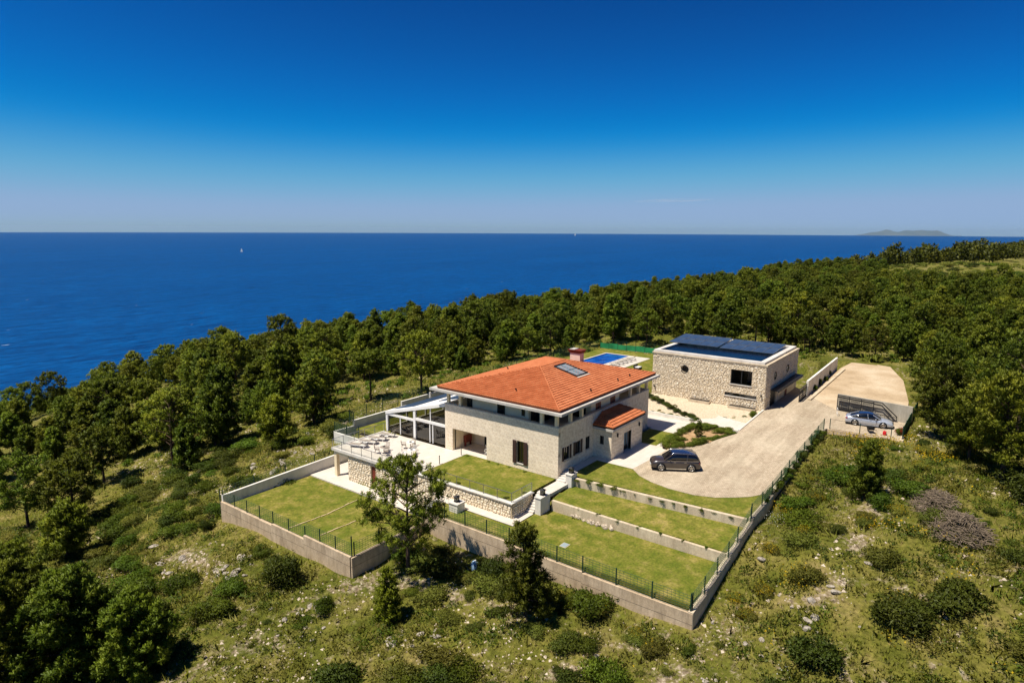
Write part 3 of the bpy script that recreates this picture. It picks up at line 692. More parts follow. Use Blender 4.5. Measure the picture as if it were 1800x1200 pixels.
# upper windows
def win_x(par, x, y0, y1, z0, z1, m='glass_dark', name='window'):
    w = MB().box(x-.01,x+.03,y0,y1,z0,z1).build(name, m, par); f = MB()
    f.box(x-.04,x-.012,y0-.05,y0+.05,z0,z1).box(x-.04,x-.012,y1-.05,y1+.05,z0,z1).box(x-.04,x-.012,y0+.05,y1-.05,z1-.05,z1+.03).build('frame', 'dark_frame', w); return w
win_x(V,.85,11.45,12.1,4.2,6.3); win_x(V,.85,7.1,8.0,4.2,6.3); win_x(V,.85,4.6,4.9,5.2,6.2)
for a,b in((7.84,8.88),(10.95,12.0)):
    w = MB().box(a,b,.5,.54,4.3,6.3).build('window', 'brown_wood', V); MB().box((a+b)/2-.03,(a+b)/2+.03,.47,.5,4.3,6.3).build('frame', 'dark_frame', w)
for a,b in((1.2,2.6),(3.2,5.6),(13.6,15.4),(16,17.6)):
    w = MB().box(a,b,4.05,4.09,4.15,6.25).build('sliding_door', 'glass_dark', V); MB().box((a+b)/2-.04,(a+b)/2+.04,4.0,4.05,4.15,6.25).build('frame', 'dark_frame', w)
win_x(V,6.9,1.2,3.4,4.2,6.3)
# hipped tile roof
EZ = 6.93; X0,X1,Y0,Y1 = -.62,19.92,-.48,15.08; RA = (7.4,7.3,8.78); RB = (11.9,7.3,8.78)
MB().box(X0+.02,X1-.02,Y0+.02,Y1-.02,6.74,6.83).build('gutter', 'gutter', V)
mb = MB(); C = [(X0,Y0,EZ-.06),(X1,Y0,EZ-.06),(X1,Y1,EZ-.06),(X0,Y1,EZ-.06)]; A_ = (RA[0],RA[1],RA[2]-.06); B_ = (RB[0],RB[1],RB[2]-.06)
slope_faces(mb,[C[0],C[1],B_,A_]); slope_faces(mb,[C[3],C[0],A_]); slope_faces(mb,[C[2],C[3],A_,B_]); slope_faces(mb,[C[1],C[2],B_])
low = [(x,y,6.80) for x,y,z in C]; mb.add(C+low, [(i,(i+1)%4,4+(i+1)%4,4+i) for i in range(4)])
roof = mb.build('roof', 'terracotta_dark', V)
def slope(eL, eR, topL, topR, seed):
    eL, eR, tl, tr = map(Vector, (eL,eR,topL,topR)); U = (eR-eL).normalized(); mid = tl-eL; run = mid-U*mid.dot(U); L = run.length
    kl = (tl-eL).dot(U)/L; kr = (eR-tr).dot(U)/L
    t = MB(); tile_slope(t, eL, eR, run.normalized(), L, kl, kr, seed=seed); return t
c = [(X0,Y0,EZ),(X1,Y0,EZ),(X1,Y1,EZ),(X0,Y1,EZ)]
for i,(a,b,p_,q_) in enumerate([(c[0],c[1],RA,RB),(c[3],c[0],RA,RA),(c[2],c[3],RB,RA),(c[1],c[2],RB,RB)]):
    slope(a,b,p_,q_,i).build('roof_tiles', 'terracotta', roof, kind='stuff')
mb = MB()
for a,b in((c[0],RA),(c[3],RA),(c[1],RB),(c[2],RB),(RA,RB)): hip_caps(mb,a,b,.12)
mb.build('ridge_tiles', 'terracotta', roof, kind='stuff')
# chimney
ch = MB().box(16.55,17.45,7.85,9.25,7.3,8.75).build('chimney', mat('pink_plaster',[lin(214,186,168),lin(226,200,182)],2,rough=.9), roof)
MB().add([(16.5,7.8,8.75),(17.5,7.8,8.75),(17.5,9.3,8.75),(16.5,9.3,8.75),(16.3,7.6,9.15),(17.7,7.6,9.15),(17.7,9.5,9.15),(16.3,9.5,9.15)],[(3,2,1,0),(4,5,6,7),(0,1,5,4),(1,2,6,5),(2,3,7,6),(3,0,4,7)]).build('chimney_cap','terracotta_dark',roof)
MB().box(16.5,17.5,8.6,9.3,9.15,9.22).build('chimney_lid','concrete_light',roof)
# skylight on the slope towards the drive
sl = (RA[2]-EZ)/(RA[1]-Y0); zz = lambda y: EZ+sl*(y-Y0)
k = MB(); x0,x1,y0,y1 = 8.75,10.95,3.5,6.35
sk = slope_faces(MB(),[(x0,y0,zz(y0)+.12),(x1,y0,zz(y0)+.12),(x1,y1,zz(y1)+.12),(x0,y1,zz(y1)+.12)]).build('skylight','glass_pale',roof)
f = MB()
for x in(x0,x1): f.bar((x,y0-.05,zz(y0)+.1),(x,y1+.05,zz(y1)+.1),.13,.22)
for y in(y0,y1): f.bar((x0,y,zz(y)+.105),(x1,y,zz(y)+.105),.13,.2)
f.build('skylight_frame','metal_dark',roof); f = MB()
f.bar(((x0+x1)/2,y0,zz(y0)+.14),((x0+x1)/2,y1,zz(y1)+.14),.06,.05); f.bar((x0,(y0+y1)/2,zz((y0+y1)/2)+.142),(x1,(y0+y1)/2,zz((y0+y1)/2)+.142),.06,.05)
f.build('glazing_bar','metal',roof)
MB().bar((x0-.1,y0-.2,zz(y0-.2)+.1),(x1+.1,y0-.2,zz(y0-.2)+.1),.3,.03).build('flashing','concrete_light',roof)
for (x,y,z) in((6.56,.4,zz(.4)),(12.48,.5,zz(.5)),(1.32,6.0,7.37),(8.0,12.2,7.62),(15.2,.45,zz(.45))):
    MB().tube([(x,y,z),(x,y,z+.28)],.06,8).tube([(x,y,z+.25),(x-.05,y,z+.33),(x-.16,y,z+.34)],.07,8).build('roof_vent','gutter',roof)
# entrance porch with its own little hip roof
px0,px1,py = 6.6,13.5,-2.1; PD = (9.2,10.9,.3,2.66)
pw = MB(); holes_walls(pw, px0, px1, .3, 3.5, [PD], lambda m_,a,b,c,d: m_.box(a,b,py+.02,py+.32,c,d))
holes_walls(pw, py+.32, .02, .3, 3.5, [(-1.2,-.75,1.93,2.83)], lambda m_,a,b,c,d: m_.box(px0+.02,px0+.3,a,b,c,d)); pw.box(px1-.3,px1-.02,py+.32,.02,.3,3.5)
porch = pw.build('porch_wall','cladding_joint',V)
PR = [.5,.92,1.34,1.76,2.18,2.66,3.08,3.5]
for (a,b,c_,d) in courses(px0,px1,PR,[PD],.7,1.3):
    o = bpy.data.objects.new('stone_block',UB); COL.objects.link(o); o.parent = porch; o.location = ((a+b)/2,py+.012,(c_+d)/2); o.scale = (b-a-.01,.03,d-c_-.01)
for (a,b,c_,d) in courses(py+.03,-.0,[.5,.92,1.34,1.93,2.38,2.83,3.16,3.5],[(-1.2,-.75,1.93,2.83)],.6,1.):
    o = bpy.data.objects.new('stone_block',UB); COL.objects.link(o); o.parent = porch; o.location = (px0+.012,(a+b)/2,(c_+d)/2); o.scale = (.03,b-a-.01,d-c_-.01)
win_x(V,px0+.12,-1.2,-.75,1.93,2.83)
dr = MB().box(PD[0],PD[1],py+.42,py+.47,.5,2.66).build('entrance_door','dark_frame',V)
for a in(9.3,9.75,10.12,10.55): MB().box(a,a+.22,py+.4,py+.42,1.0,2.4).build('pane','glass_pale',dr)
MB().cyl((10.02,py+.36,1.5),.025,.06,8,'y').build('handle','metal',dr)
f = MB(); f.box(PD[0]-.32,PD[0],py-.03,py+.4,.5,2.66).box(PD[1],PD[1]+.32,py-.03,py+.4,.5,2.66).box(PD[0]-.32,PD[1]+.32,py-.03,py+.4,2.66,2.95).build('door_surround','cladding',V)
for x in(7.71,12.59): MB().box(x-.06,x+.06,py-.16,py-.03,2.65,3.0).box(x-.09,x+.09,py-.19,py-.01,3.0,3.04).build('wall_lamp','lantern',V)
MB().box(px0-.28,px1+.28,py-.28,-.01,3.5,3.72).build('porch_slab','concrete_light',V)
g0,g1,gy0 = px0-.2,px1+.2,py-.2
MB().box(g0,g1,gy0,-.01,3.72,3.86).build('porch_gutter','gutter',V)
e = 3.9; tl,tr = (g0+1.9,-.02,4.85),(g1-1.9,-.02,4.85)
mb = MB(); slope_faces(mb,[(g0,gy0,e-.04),(g1,gy0,e-.04),(tr[0],tr[1],tr[2]-.05),(tl[0],tl[1],tl[2]-.05)]); slope_faces(mb,[(g0,-.02,e-.04),(g0,gy0,e-.04),(tl[0],tl[1],tl[2]-.05)]); slope_faces(mb,[(g1,gy0,e-.04),(g1,-.02,e-.04),(tr[0],tr[1],tr[2]-.05)])
proof = mb.build('porch_roof','terracotta_dark',V)
slope((g0,gy0,e),(g1,gy0,e),tl,tr,11).build('roof_tiles','terracotta',proof,kind='stuff')
slope((g0,-.02,e),(g0,gy0,e),tl,tl,12).build('roof_tiles','terracotta',proof,kind='stuff'); slope((g1,gy0,e),(g1,-.02,e),tr,tr,13).build('roof_tiles','terracotta',proof,kind='stuff')
mb = MB(); hip_caps(mb,(g0,gy0,e),tl,.11); hip_caps(mb,(g1,gy0,e),tr,.11); mb.build('ridge_tiles','terracotta',proof,kind='stuff')
# conservatory wing with a raking roof
CY = 24.3; zt = lambda y: 4.95+(2.42-4.95)*(y-LY)/(CY-LY)
cons = MB(); xf = .2
def rake(mb, y0, y1, zA, zB, hgt, x0, x1):
    return mb.add([(x0,y0,zA-hgt),(x1,y0,zA-hgt),(x1,y1,zB-hgt),(x0,y1,zB-hgt),(x0,y0,zA),(x1,y0,zA),(x1,y1,zB),(x0,y1,zB)],[(3,2,1,0),(4,5,6,7),(0,1,5,4),(1,2,6,5),(2,3,7,6),(3,0,4,7)])
for y,w_ in((CY-.15,.3),(19.55,.32)): cons.box(xf,xf+.3,y-w_/2,y+w_/2,0,zt(y)-.3)
rake(cons,LY,CY,zt(LY),zt(CY),.34,xf-.05,xf+.3)
cons.box(xf+.02,xf+.27,LY,19.39,2.2,2.5).box(xf+.02,xf+.27,19.71,CY-.3,2.0,2.27)
conserv = cons.build('conservatory_frame','white_paint',V)
for y in(21.95,17.2,16.75): MB().box(xf+.08,xf+.2,y-.06,y+.06,0,2.2 if y<19 else 2.0).build('mullion','white_paint',conserv)
MB().box(xf+.08,xf+.2,17.05,17.15,2.5,zt(17.1)-.34).build('mullion','white_paint',conserv)
def pane(pts): slope_faces(MB(),pts).build('pane','glass_clear',conserv)
xg = xf+.14
for a,b,t in((14.62,16.69,2.2),(16.81,17.14,2.2),(17.26,19.39,2.2),(19.71,21.89,2.0),(22.01,24.0,2.0)): pane([(xg,a,.03),(xg,b,.03),(xg,b,t),(xg,a,t)])
for a,b,z in((14.62,17.05,2.5),(17.15,19.39,2.5),(19.71,23.6,2.27)): pane([(xg,a,z),(xg,b,z),(xg,b,max(z+.01,zt(b)-.34)),(xg,a,zt(a)-.34)])
rf = MB(); rake(rf,LY+.02,CY,zt(LY)-.02,zt(CY)-.02,.28,xf+.32,13.5); rf = rf.build('conservatory_roof','white_paint',V)
for y0,y1 in((15.2,16.6),(17.2,18.6),(20.6,23.9)):
    st = MB(); rake(st,y0,y1,zt(y0)+.06,zt(y1)+.06,.06,3.2 if y0<20 else 1.2,13.2); st.build('roof_glazing','solar',rf)
MB().box(.6,13.4,14.9,24.0,-.2,.012).build('conservatory_floor','tan_floor',V)
MB().box(13.2,13.5,LY+.02,CY,0,2.3).box(.6,13.2,CY-.2,CY-.02,0,.5).build('conservatory_wall','white_wall',V)
for x in(3.4,6.6,9.8): MB().box(x,x+.2,CY-.2,CY-.02,.5,zt(CY)-.3).build('conservatory_post','white_paint',V)
struct(flat('indoor_pool', R4(5.2,11.5,15.6,19.4), 'water_dark', .03, .02))
# ------------------------------------------------------------------ stone base wall, coping, railings, stairs
SW = thing('stone_wall','rough cream stone retaining wall with white coping below the front lawn','wall',(-7.25,5,-3.4))
MB().box(-7.25,-6.95,.1,11.55,-3.4,0).box(-7.25,-4.1,.0,.3,-3.4,-.001).build('wall_core','stone_joint',SW)
mb = MB(); rubble_cladding(mb,(-7.26,.06,-1.6),(0,1,0),(0,0,1),(-1,0,0),11.4,1.58,seed=3); rubble_cladding(mb,(-7.26,8.2,-3.4),(0,1,0),(0,0,1),(-1,0,0),3.3,1.85,seed=4); rubble_cladding(mb,(-7.2,-.01,-1.6),(1,0,0),(0,0,1),(0,-1,0),3.05,1.58,seed=5)
mb.build('stone_facing','stone_piece',SW,kind='stuff')
MB().box(-7.4,-6.93,-.12,11.5,0,.09).box(-6.93,-4.05,-.12,.3,.001,.088).build('coping','white_stone',SW)
BS = thing('stone_basement','stone faced basement wall under the white terrace with a brown door','wall',(-7.35,17,-3.2))
DY = (17.6,18.35,-2.9,-.75); mb = MB()
holes_walls(mb,11.56,22.05,-3.4,-.26,[(DY[0],DY[1],-3.2,DY[3])],lambda m_,a,b,c_,d: m_.box(-7.25,-6.9,a,b,c_,d)); mb.box(-6.9,-2.8,21.7,22.05,-3.4,-.26).build('wall_core','stone_joint',BS)
mb = MB(); rubble_cladding(mb,(-7.26,11.56,-3.3),(0,1,0),(0,0,1),(-1,0,0),10.45,3.02,holes=[(DY[0]-11.56,DY[1]-11.56,0,DY[3]+3.3)],seed=7); rubble_cladding(mb,(-7.2,22.06,-3.3),(1,0,0),(0,0,1),(0,1,0),4.3,3.02,seed=8)
mb.build('stone_facing','stone_piece',BS,kind='stuff')
MB().box(-7.12,-7.06,DY[0],DY[1],-3.2,DY[3]).build('door','brown_wood',BS)
MB().box(-7.5,-7.33,11.58,24.45,-.27,.02).box(-7.5,.1,24.42,24.55,-.27,.02).build('slab_edge','white_stone',BS)
for x,y in((-7.1,24.15),(-2.2,24.15)): MB().box(x-.2,x+.2,y-.2,y+.2,-3.3,-.27).build('pillar','plaster',BS)
MB().box(-7.3,-6.95,22.06,23.94,-.62,-.27).build('beam','plaster',BS)
def railing(label, pts, z, hgt=.95, step=1.55, wires=False):
    t = thing('railing',label,'railing',(*pts[0],z))
    for a,b in zip(pts[:-1],pts[1:]):
        a = Vector((*a,z)); b = Vector((*b,z)); L = (b-a).length; n_ = max(1,round(L/step)); d = (b-a)/n_
        for i in range(n_+1):
            q = a+d*i
            if i == n_ and b.xy != Vector(pts[-1]): continue
            MB().bar(q,q+Vector((0,0,hgt)),.045).build('post','metal',t)
        for i in range(n_):
            q = a+d*i+d*.04; e_ = a+d*(i+1)-d*.04; up = Vector((0,0,1))
            slope_faces(MB(),[q+up*.1,e_+up*.1,e_+up*(hgt-.06),q+up*(hgt-.06)]).build('glass_panel','glass_rail',t)
        MB().bar(a+Vector((0,0,hgt)),b+Vector((0,0,hgt)),.05,.04).build('handrail','metal',t)
    return t
railing('glass railing with metal handrail round the front lawn edge',[(-7.12,11.3),(-7.12,.12),(-4.1,.12)],.09,.86)
railing('glass and metal railing along the white terrace edge',[(-7.4,13.2),(-7.4,24.45),(.1,24.45)],.02,.92)
for i,(x,y,lb) in enumerate(((-.62,11.75,'slim metal bollard light by the loggia corner of the terrace'),(-3.96,11.72,'slim metal bollard light half way along the terrace edge of the lawn'))):
    b = thing('bollard_light',lb,'light',(x,y,0)); MB().cyl((x,y,0),.05,.85,10).build('post','metal',b); MB().cyl((x,y,.85),.055,.06,10).build('lamp_head','metal_dark',b)
def stairs(label, x0, x1, y0, y1, z0, z1, n_, along='x', m='white_stone'):
    t = thing('stairs',label,'stairs',((x0+x1)/2,(y0+y1)/2,z0))
    for i in range(n_):
        z = z0+(z1-z0)*(i+1)/n_
        if along == 'x': a = x0+(x1-x0)*i/n_; MB().box(a,x1,y0,y1,z-(z1-z0)/n_-.05,z).build('step',m,t,bevel=.01)
        else: a = y0+(y1-y0)*i/n_; lo,hi = sorted((a,y1)); MB().box(x0,x1,lo,hi,z-(z1-z0)/n_-.05,z).build('step',m,t,bevel=.01)
    return t
stairs('white steps beside the stone wall up to the house path',-5.3,-3.45,-.88,-.14,-1.34,-.02,8)
stairs('white steps at the house corner up to the entrance path',-.35,1.02,-1.0,-.06,-.02,.5,4)
stairs('white steps behind the big pine down to the low lawn',-8.25,-7.27,10.5,8.0,-3.2,-1.34,10,'y')
def pillar(label, x0, x1, y0, y1, z0, z1, lab2):
    t = thing('pillar',label,'pillar',((x0+x1)/2,(y0+y1)/2,z0)); MB().box(x0,x1,y0,y1,z0,z1-.08).build('shaft','white_wall',t); MB().box(x0-.06,x1+.06,y0-.06,y1+.06,z1-.08,z1).build('cap','white_stone',t)
    cx,cy = (x0+x1)/2,(y0+y1)/2
    g = thing('lantern',lab2,'lantern',(cx,cy,z1)); MB().box(cx-.2,cx+.2,cy-.2,cy+.2,z1,z1+.07).build('base','lantern',g)
    for i in(-1,1):
        for j in(-1,1): MB().box(cx+i*.15-.02,cx+i*.15+.02,cy+j*.15-.02,cy+j*.15+.02,z1+.07,z1+.48).build('post','lantern',g)
    MB().box(cx-.13,cx+.13,cy-.13,cy+.13,z1+.08,z1+.46).build('pane','glass_clear',g)
    MB().add([(cx-.26,cy-.26,z1+.48),(cx+.26,cy-.26,z1+.48),(cx+.26,cy+.26,z1+.48),(cx-.26,cy+.26,z1+.48),(cx,cy,z1+.64)],[(3,2,1,0),(0,1,4),(1,2,4),(2,3,4),(3,0,4)]).build('roof','lantern',g)
pillar('tall white pillar at the foot of the stone wall steps',-5.1,-3.6,-1.55,-.95,-1.6,.22,'black lantern on the tall pillar beside the steps')
pillar('white pillar by the house corner where the creeper starts',-.35,.6,-1.75,-1.1,-.7,.95,'black lantern on the pillar by the house corner')
pillar('short white pillar on the walk before the stone wall',-9.3,-8.3,4.5,5.5,-1.7,-.55,'black lantern on the short pillar before the stone wall')
# ------------------------------------------------------------------ the annex
AX0,AX1,AY0,AY1,AZ = 31.4,46.3,-9.85,5.2,7.0
A = thing('stone_annex','flat roofed annex faced in rough cream stone with a roof-top pool','house',(31.4,-9.85,.5))
WIN = (-8.15,-5.5,4.3,6.15); SLOT = (-8.85,-4.85,2.72,3.12); RND = (.63,5.32,.5)
mb = MB(); holes_walls(mb,AY0,AY1,-.3,AZ,[WIN,SLOT,(RND[0]-.5,RND[0]+.5,RND[1]-.5,RND[1]+.5)],lambda m_,a,b,c_,d: m_.box(AX0,AX0+.35,a,b,c_,d))
SD = (33.6,36.2,1.2,3.5)
holes_walls(mb,AX0+.35,AX1,-.3,AZ,[SD],lambda m_,a,b,c_,d: m_.box(a,b,AY0,AY0+.35,c_,d)); mb.box(AX1-.3,AX1,AY0+.35,AY1,-.3,AZ).box(AX0+.35,AX1-.3,AY1-.3,AY1,-.3,AZ)
mb.build('wall','stone_joint',A)
# round opening ring: four filled corners around the porthole
rg = MB(); n_ = 24
for i in range(n_):
    t0,t1 = 2*PI*i/n_,2*PI*(i+1)/n_; sq = lambda t: (lambda s_: (math.cos(t)*s_,math.sin(t)*s_))(.5/max(abs(math.cos(t)),abs(math.sin(t))))
    for x in(AX0+.0,):
        a,b = sq(t0),sq(t1); c0,c1 = (math.cos(t0)*.44,math.sin(t0)*.44),(math.cos(t1)*.44,math.sin(t1)*.44)
        rg.add([(x,RND[0]+q[0],RND[1]+q[1]) for q in(a,b,c1,c0)]+[(x+.2,RND[0]+q[0],RND[1]+q[1]) for q in(c1,c0)],[(0,1,2,3),(3,2,4,5)])
rg.build('porthole_surround','stone_joint',A)
mb = MB(); rubble_cladding(mb,(AX0-.005,AY0,.2),(0,1,0),(0,0,1),(-1,0,0),AY1-AY0,AZ-.2,holes=[(WIN[0]-AY0,WIN[1]-AY0,WIN[2]-.2,WIN[3]-.2),(SLOT[0]-AY0,SLOT[1]-AY0,SLOT[2]-.2,SLOT[3]-.2)],circ=[(RND[0]-AY0,RND[1]-.2,.52)],sw=.35,sh=.20,depth=.075,seed=21)
mb.build('stone_facing','stone_piece',A,kind='stuff')
mb = MB(); rubble_cladding(mb,(AX0,AY0-.005,1.2),(1,0,0),(0,0,1),(0,-1,0),AX1-AX0,AZ-1.2,holes=[(SD[0]-AX0,SD[1]-AX0,0,SD[3]-1.2),(5.9,14,0,1.9)],circ=[(3.8,4.0,.5),(9.6,4.1,.5)],sw=.35,sh=.20,depth=.07,seed=22)
mb.build('stone_facing','stone_piece',A,kind='stuff')
MB().box(AX0-.12,AX1+.1,AY0-.12,AY0+.5,AZ,AZ+.2).box(AX0-.12,AX0+.5,AY0+.5,AY1+.1,AZ,AZ+.2).box(AX1-.5,AX1+.1,AY0+.5,AY1+.1,AZ,AZ+.2).box(AX0+.5,AX1-.5,AY1-.5,AY1+.1,AZ,AZ+.2).build('coping','concrete_pale',A)
MB().box(AX0+.02,AX1-.05,AY0+.3,AY0+.95,AZ+.2,AZ+.46).box(AX0+.02,AX0+.7,AY0+.95,AY1-.05,AZ+.2,AZ+.46).box(AX1-.7,AX1-.05,AY0+.95,AY1-.05,AZ+.2,AZ+.46).box(AX0+.7,AX1-.7,AY1-.7,AY1-.05,AZ+.2,AZ+.46).build('pool_rim','white_stone',A)
MB().box(AX0+.7,AX1-.7,AY0+.95,AY1-.7,AZ-.2,AZ+.27).build('roof_pool_water','water_dark',A)
def wx(par,y0,y1,z0,z1,split=True):
    w = MB().box(AX0+.16,AX0+.2,y0,y1,z0,z1).build('window','glass_clear',par); f = MB()
    for a,b in((y0,y0+.07),(y1-.07,y1))+(((y0+y1)/2-.05,(y0+y1)/2+.05),)*split: f.box(AX0+.08,AX0+.16,a,b,z0,z1)
    f.box(AX0+.08,AX0+.158,y0+.07,y1-.07,z1-.07,z1).box(AX0+.08,AX0+.158,y0+.07,y1-.07,z0,z0+.07).build('frame','metal_dark',w)
    MB().box(AX0-.14,AX0+.08,y0-.06,y1+.06,z0-.07,z0).build('sill','white_stone',w); return w
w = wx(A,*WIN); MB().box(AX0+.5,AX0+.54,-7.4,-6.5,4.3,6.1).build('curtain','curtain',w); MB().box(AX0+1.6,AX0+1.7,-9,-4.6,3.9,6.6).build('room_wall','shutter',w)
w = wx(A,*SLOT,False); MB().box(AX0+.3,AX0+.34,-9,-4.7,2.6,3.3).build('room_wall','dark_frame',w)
pw = MB(); pw.cyl((AX0+.17,RND[0],RND[1]),.46,.03,28,'x'); pw.build('porthole','glass_dark',A)
tt = [(AX0-.03,RND[0]+.49*math.cos(2*PI*i/28),RND[1]+.49*math.sin(2*PI*i/28)) for i in range(29)]; MB().tube(tt,.05,6).build('porthole_frame','metal_dark',A)
for x in(35.2,41.0):
    pq = MB().cyl((x,AY0-.02,5.25),.46,.03,28,'y').build('porthole','glass_dark',A)
    MB().tube([(x+.48*math.cos(2*PI*i/28),AY0-.06,5.25+.48*math.sin(2*PI*i/28)) for i in range(29)],.05,6).build('porthole_frame','metal_dark',A)
MB().box(33.3,45.2,AY0-1.15,AY0-.1,3.62,3.76).box(33.3,45.2,AY0-1.15,AY0-1.08,3.5,3.62).build('canopy','gutter',A); MB().box(33.28,45.22,AY0-1.17,AY0-1.151,3.48,3.58).build('canopy_edge','concrete_pale',A)
d = MB().box(SD[0],SD[1],AY0+.15,AY0+.2,1.2,3.5).build('garage_door','dark_frame',A)
for i in range(5): MB().box(SD[0]+.05+i*.52,SD[0]+.47+i*.52,AY0+.12,AY0+.15,1.6,3.3).build('door_panel','metal_dark',d)
MB().box(37.3,45.4,AY0-.02,AY0-.006,1.3,3.1).build('plaster_panel','plaster',A); MB().box(40.4,41.3,AY0-.06,AY0-.021,1.5,3.4).build('door','brown_wood',A)
for y,z in((4.75,2.45),(-9.45,3.3)): MB().box(AX0-.28,AX0-.12,y-.09,y+.09,z-.1,z+.1).build('wall_lamp','lantern',A)
# solar collectors over the roof pool: two rows, each panel tilted a little
for i in range(10):
    y1_ = 5.9-i*1.44-(.0 if i < 5 else .25); y0_ = y1_-1.38
    for j in range(2):
        xa = 38.0+j*3.1; za = AZ+.46+j*.20+(.06 if i < 5 else -.01)
        o = thing('solar_panel','solar panel, %s from the drive end, %s row over the roof pool'%(('tenth','ninth','eighth','seventh','sixth','fifth','fourth','third','second','first')[i],('front','rear')[j]),'solar panel',(xa,y0_,za),0,'solar panels on the annex roof')
        dz = .18
        MB().add([(xa,y0_,za),(xa,y1_,za),(xa+3.0,y1_,za+dz),(xa+3.0,y0_,za+dz),(xa,y0_,za+.05),(xa,y1_,za+.05),(xa+3.0,y1_,za+dz+.05),(xa+3.0,y0_,za+dz+.05)],[(0,1,2,3),(7,6,5,4),(0,4,5,1),(1,5,6,2),(2,6,7,3),(3,7,4,0)]).build('glass','solar',o)
        f = MB()
        for a,b in(((xa,y0_,za+.055),(xa+3,y0_,za+dz+.055)),((xa,y1_,za+.055),(xa+3,y1_,za+dz+.055)),((xa,y0_,za+.055),(xa,y1_,za+.055)),((xa+3,y0_,za+dz+.055),(xa+3,y1_,za+dz+.055))): f.bar(a,b,.05,.05)
        f.build('frame','metal',o)
        l_ = MB().bar((xa+.1,y0_+.1,AZ+.2),(xa+.1,y0_+.1,za),.05).bar((xa+2.9,y0_+.1,AZ+.2),(xa+2.9,y0_+.1,za+dz),.05); l_.build('leg','metal_dark',o)
for y0_,y1_,lb in((-9.0,-5.6,'long concrete trough at the annex foot by the drive'),(-3.2,-.4,'low stone ledge at the annex foot, middle of the stone front')):
    t = thing('trough',lb,'planter',(30.9,(y0_+y1_)/2,1.2)); MB().box(30.5,31.25,y0_,y1_,1.1,1.62).build('body','concrete_pale',t,bevel=.02); MB().box(30.58,31.2,y0_+.08,y1_-.08,1.62,1.64).build('earth','gutter',t)
# ------------------------------------------------------------------ pool garden
flat('swimming_pool', R4(48.4,58.6,22.75,27.35), 'water_pool', .14, .3)
t = thing('pool_coping','white stone edge round the swimming pool','coping',(53,25,.2))
for b in((48.1,58.95,27.35,27.65),(58.6,58.95,22.6,27.35),(48.1,48.4,22.6,27.35)): MB().box(*b,.0,.24).build('coping_stone','white_stone',t)
MB().box(48.41,58.59,27.2,27.345,.0,.2).box(58.45,58.595,22.8,27.2,.0,.2).build('tile_band','pool_tile',t)
g = thing('privacy_fence','bright green screen fence behind the swimming pool','fence',(62.3,25,.2))
a0,b0 = Vector((62.4,30.9,.2)),Vector((63.2,12.0,.4))
for i in range(11):
    q = a0+(b0-a0)*i/10; MB().bar(q,q+Vector((0,0,1.95)),.06).build('post','fence_green',g)
    if i < 10:
        e_ = a0+(b0-a0)*(i+1)/10; h_ = 1.05+.06*math.sin(i*2.1)
        MB().bar((q.x,q.y,q.z+.1+h_/2),(e_.x,e_.y,e_.z+.1+h_/2),.02,h_).build('screen_panel','green_screen',g)
        wm = MB()
        for z in(1.25,1.45,1.65,1.85): wm.bar(q+Vector((.03,0,z)),e_+Vector((.03,0,z)),.012)
        wm.build('wire_mesh','wire_green',g)
# ------------------------------------------------------------------ wire fences
def fence(label, pts, hgt=1.2, step=2.3, tall_first=0, tall_last=0, wires=7, mesh='wire_green', upright=True):
    t = thing('wire_fence',label,'fence',pts[0]); up = Vector((0,0,1))
    for s_,(a,b) in enumerate(zip(pts[:-1],pts[1:])):
        a = Vector(a); b = Vector(b); L = (b.xy-a.xy).length
        if L < .3: continue
        n_ = max(1,round(L/step)); d = (b-a)/n_
        for i in range(n_+(s_ == len(pts)-2)):
            q = a+d*i; hh = hgt+(tall_first if (s_ == 0 and i == 0) else 0)+(tall_last if i == n_ else 0)
            MB().bar(q-up*.1,q+up*hh,.075).build('post','fence_green',t)
        for i in range(n_):
            q = a+d*i; e_ = q+d; w_ = MB()
            for k_ in range(wires): z = .06+(hgt-.12)*k_/(wires-1); w_.bar(q+up*z,e_+up*z,.022)
            m_ = max(2,int(d.length/.28))
            for k_ in range(1,m_ if upright else 1): c_ = q+d*k_/m_; w_.bar(c_+up*.06,c_+up*(hgt-.06),.013)
            w_.build('wire_mesh',mesh,t)
    return t
fence('green wire fence on the stepped wall of the low lawn',[(-18.7,7.4,-2.45),(-18.7,13.6,-2.45),(-18.7,13.61,-2.8),(-18.7,18.4,-2.8),(-18.7,27.0,-2.97)],1.15,2.1,.6)
fence('green wire fence on the shaded wall by the big pine',[(-18.5,7.35,-2.45),(-10.7,7.35,-2.45)],1.2,2.4)
fence('green wire fence along the wide front lawn',[(-10.6,7.2,-1.42),(-10.6,-2.3,-1.42),(-10.6,-9.2,-1.62),(-10.6,-17.6,-1.72)],1.25,2.6,.2,.15)
fence('green wire fence climbing beside the lawn terraces',[(-10.45,-17.65,-1.62),(-8.3,-17.65,-1.4),(-5.9,-17.65,-1.0),(-3.6,-17.65,-.7),(-1.6,-17.65,-.3),(1.5,-17.65,.25)],1.3,2.3)
fence('green wire fence along the drive overgrown with creepers',[(1.6,-17.65,.55),(7.3,-17.65,.62),(16,-17.5,.98),(27.6,-17.5,1.5)],1.25,2.7)
fence('dark wire fence outside the cream wall of the low lawn',[(-18.8,27.35,-3.3),(-4,27.35,-2.9)],1.6,3.4)
fence('wire fence on the wall behind the terrace corner',[(-1.6,27.1,-1.1),(-1.6,31.6,-1.1),(1.4,31.7,-1.05)],1.25,2.2,.3,.4)
fence('wire fence along the back boundary under the trees',[(1.5,32.6,-.9),(10.5,33.4,-.6),(22,33.2,-.4),(40,32.6,.1),(62,31.2,.2)],1.7,3.2)
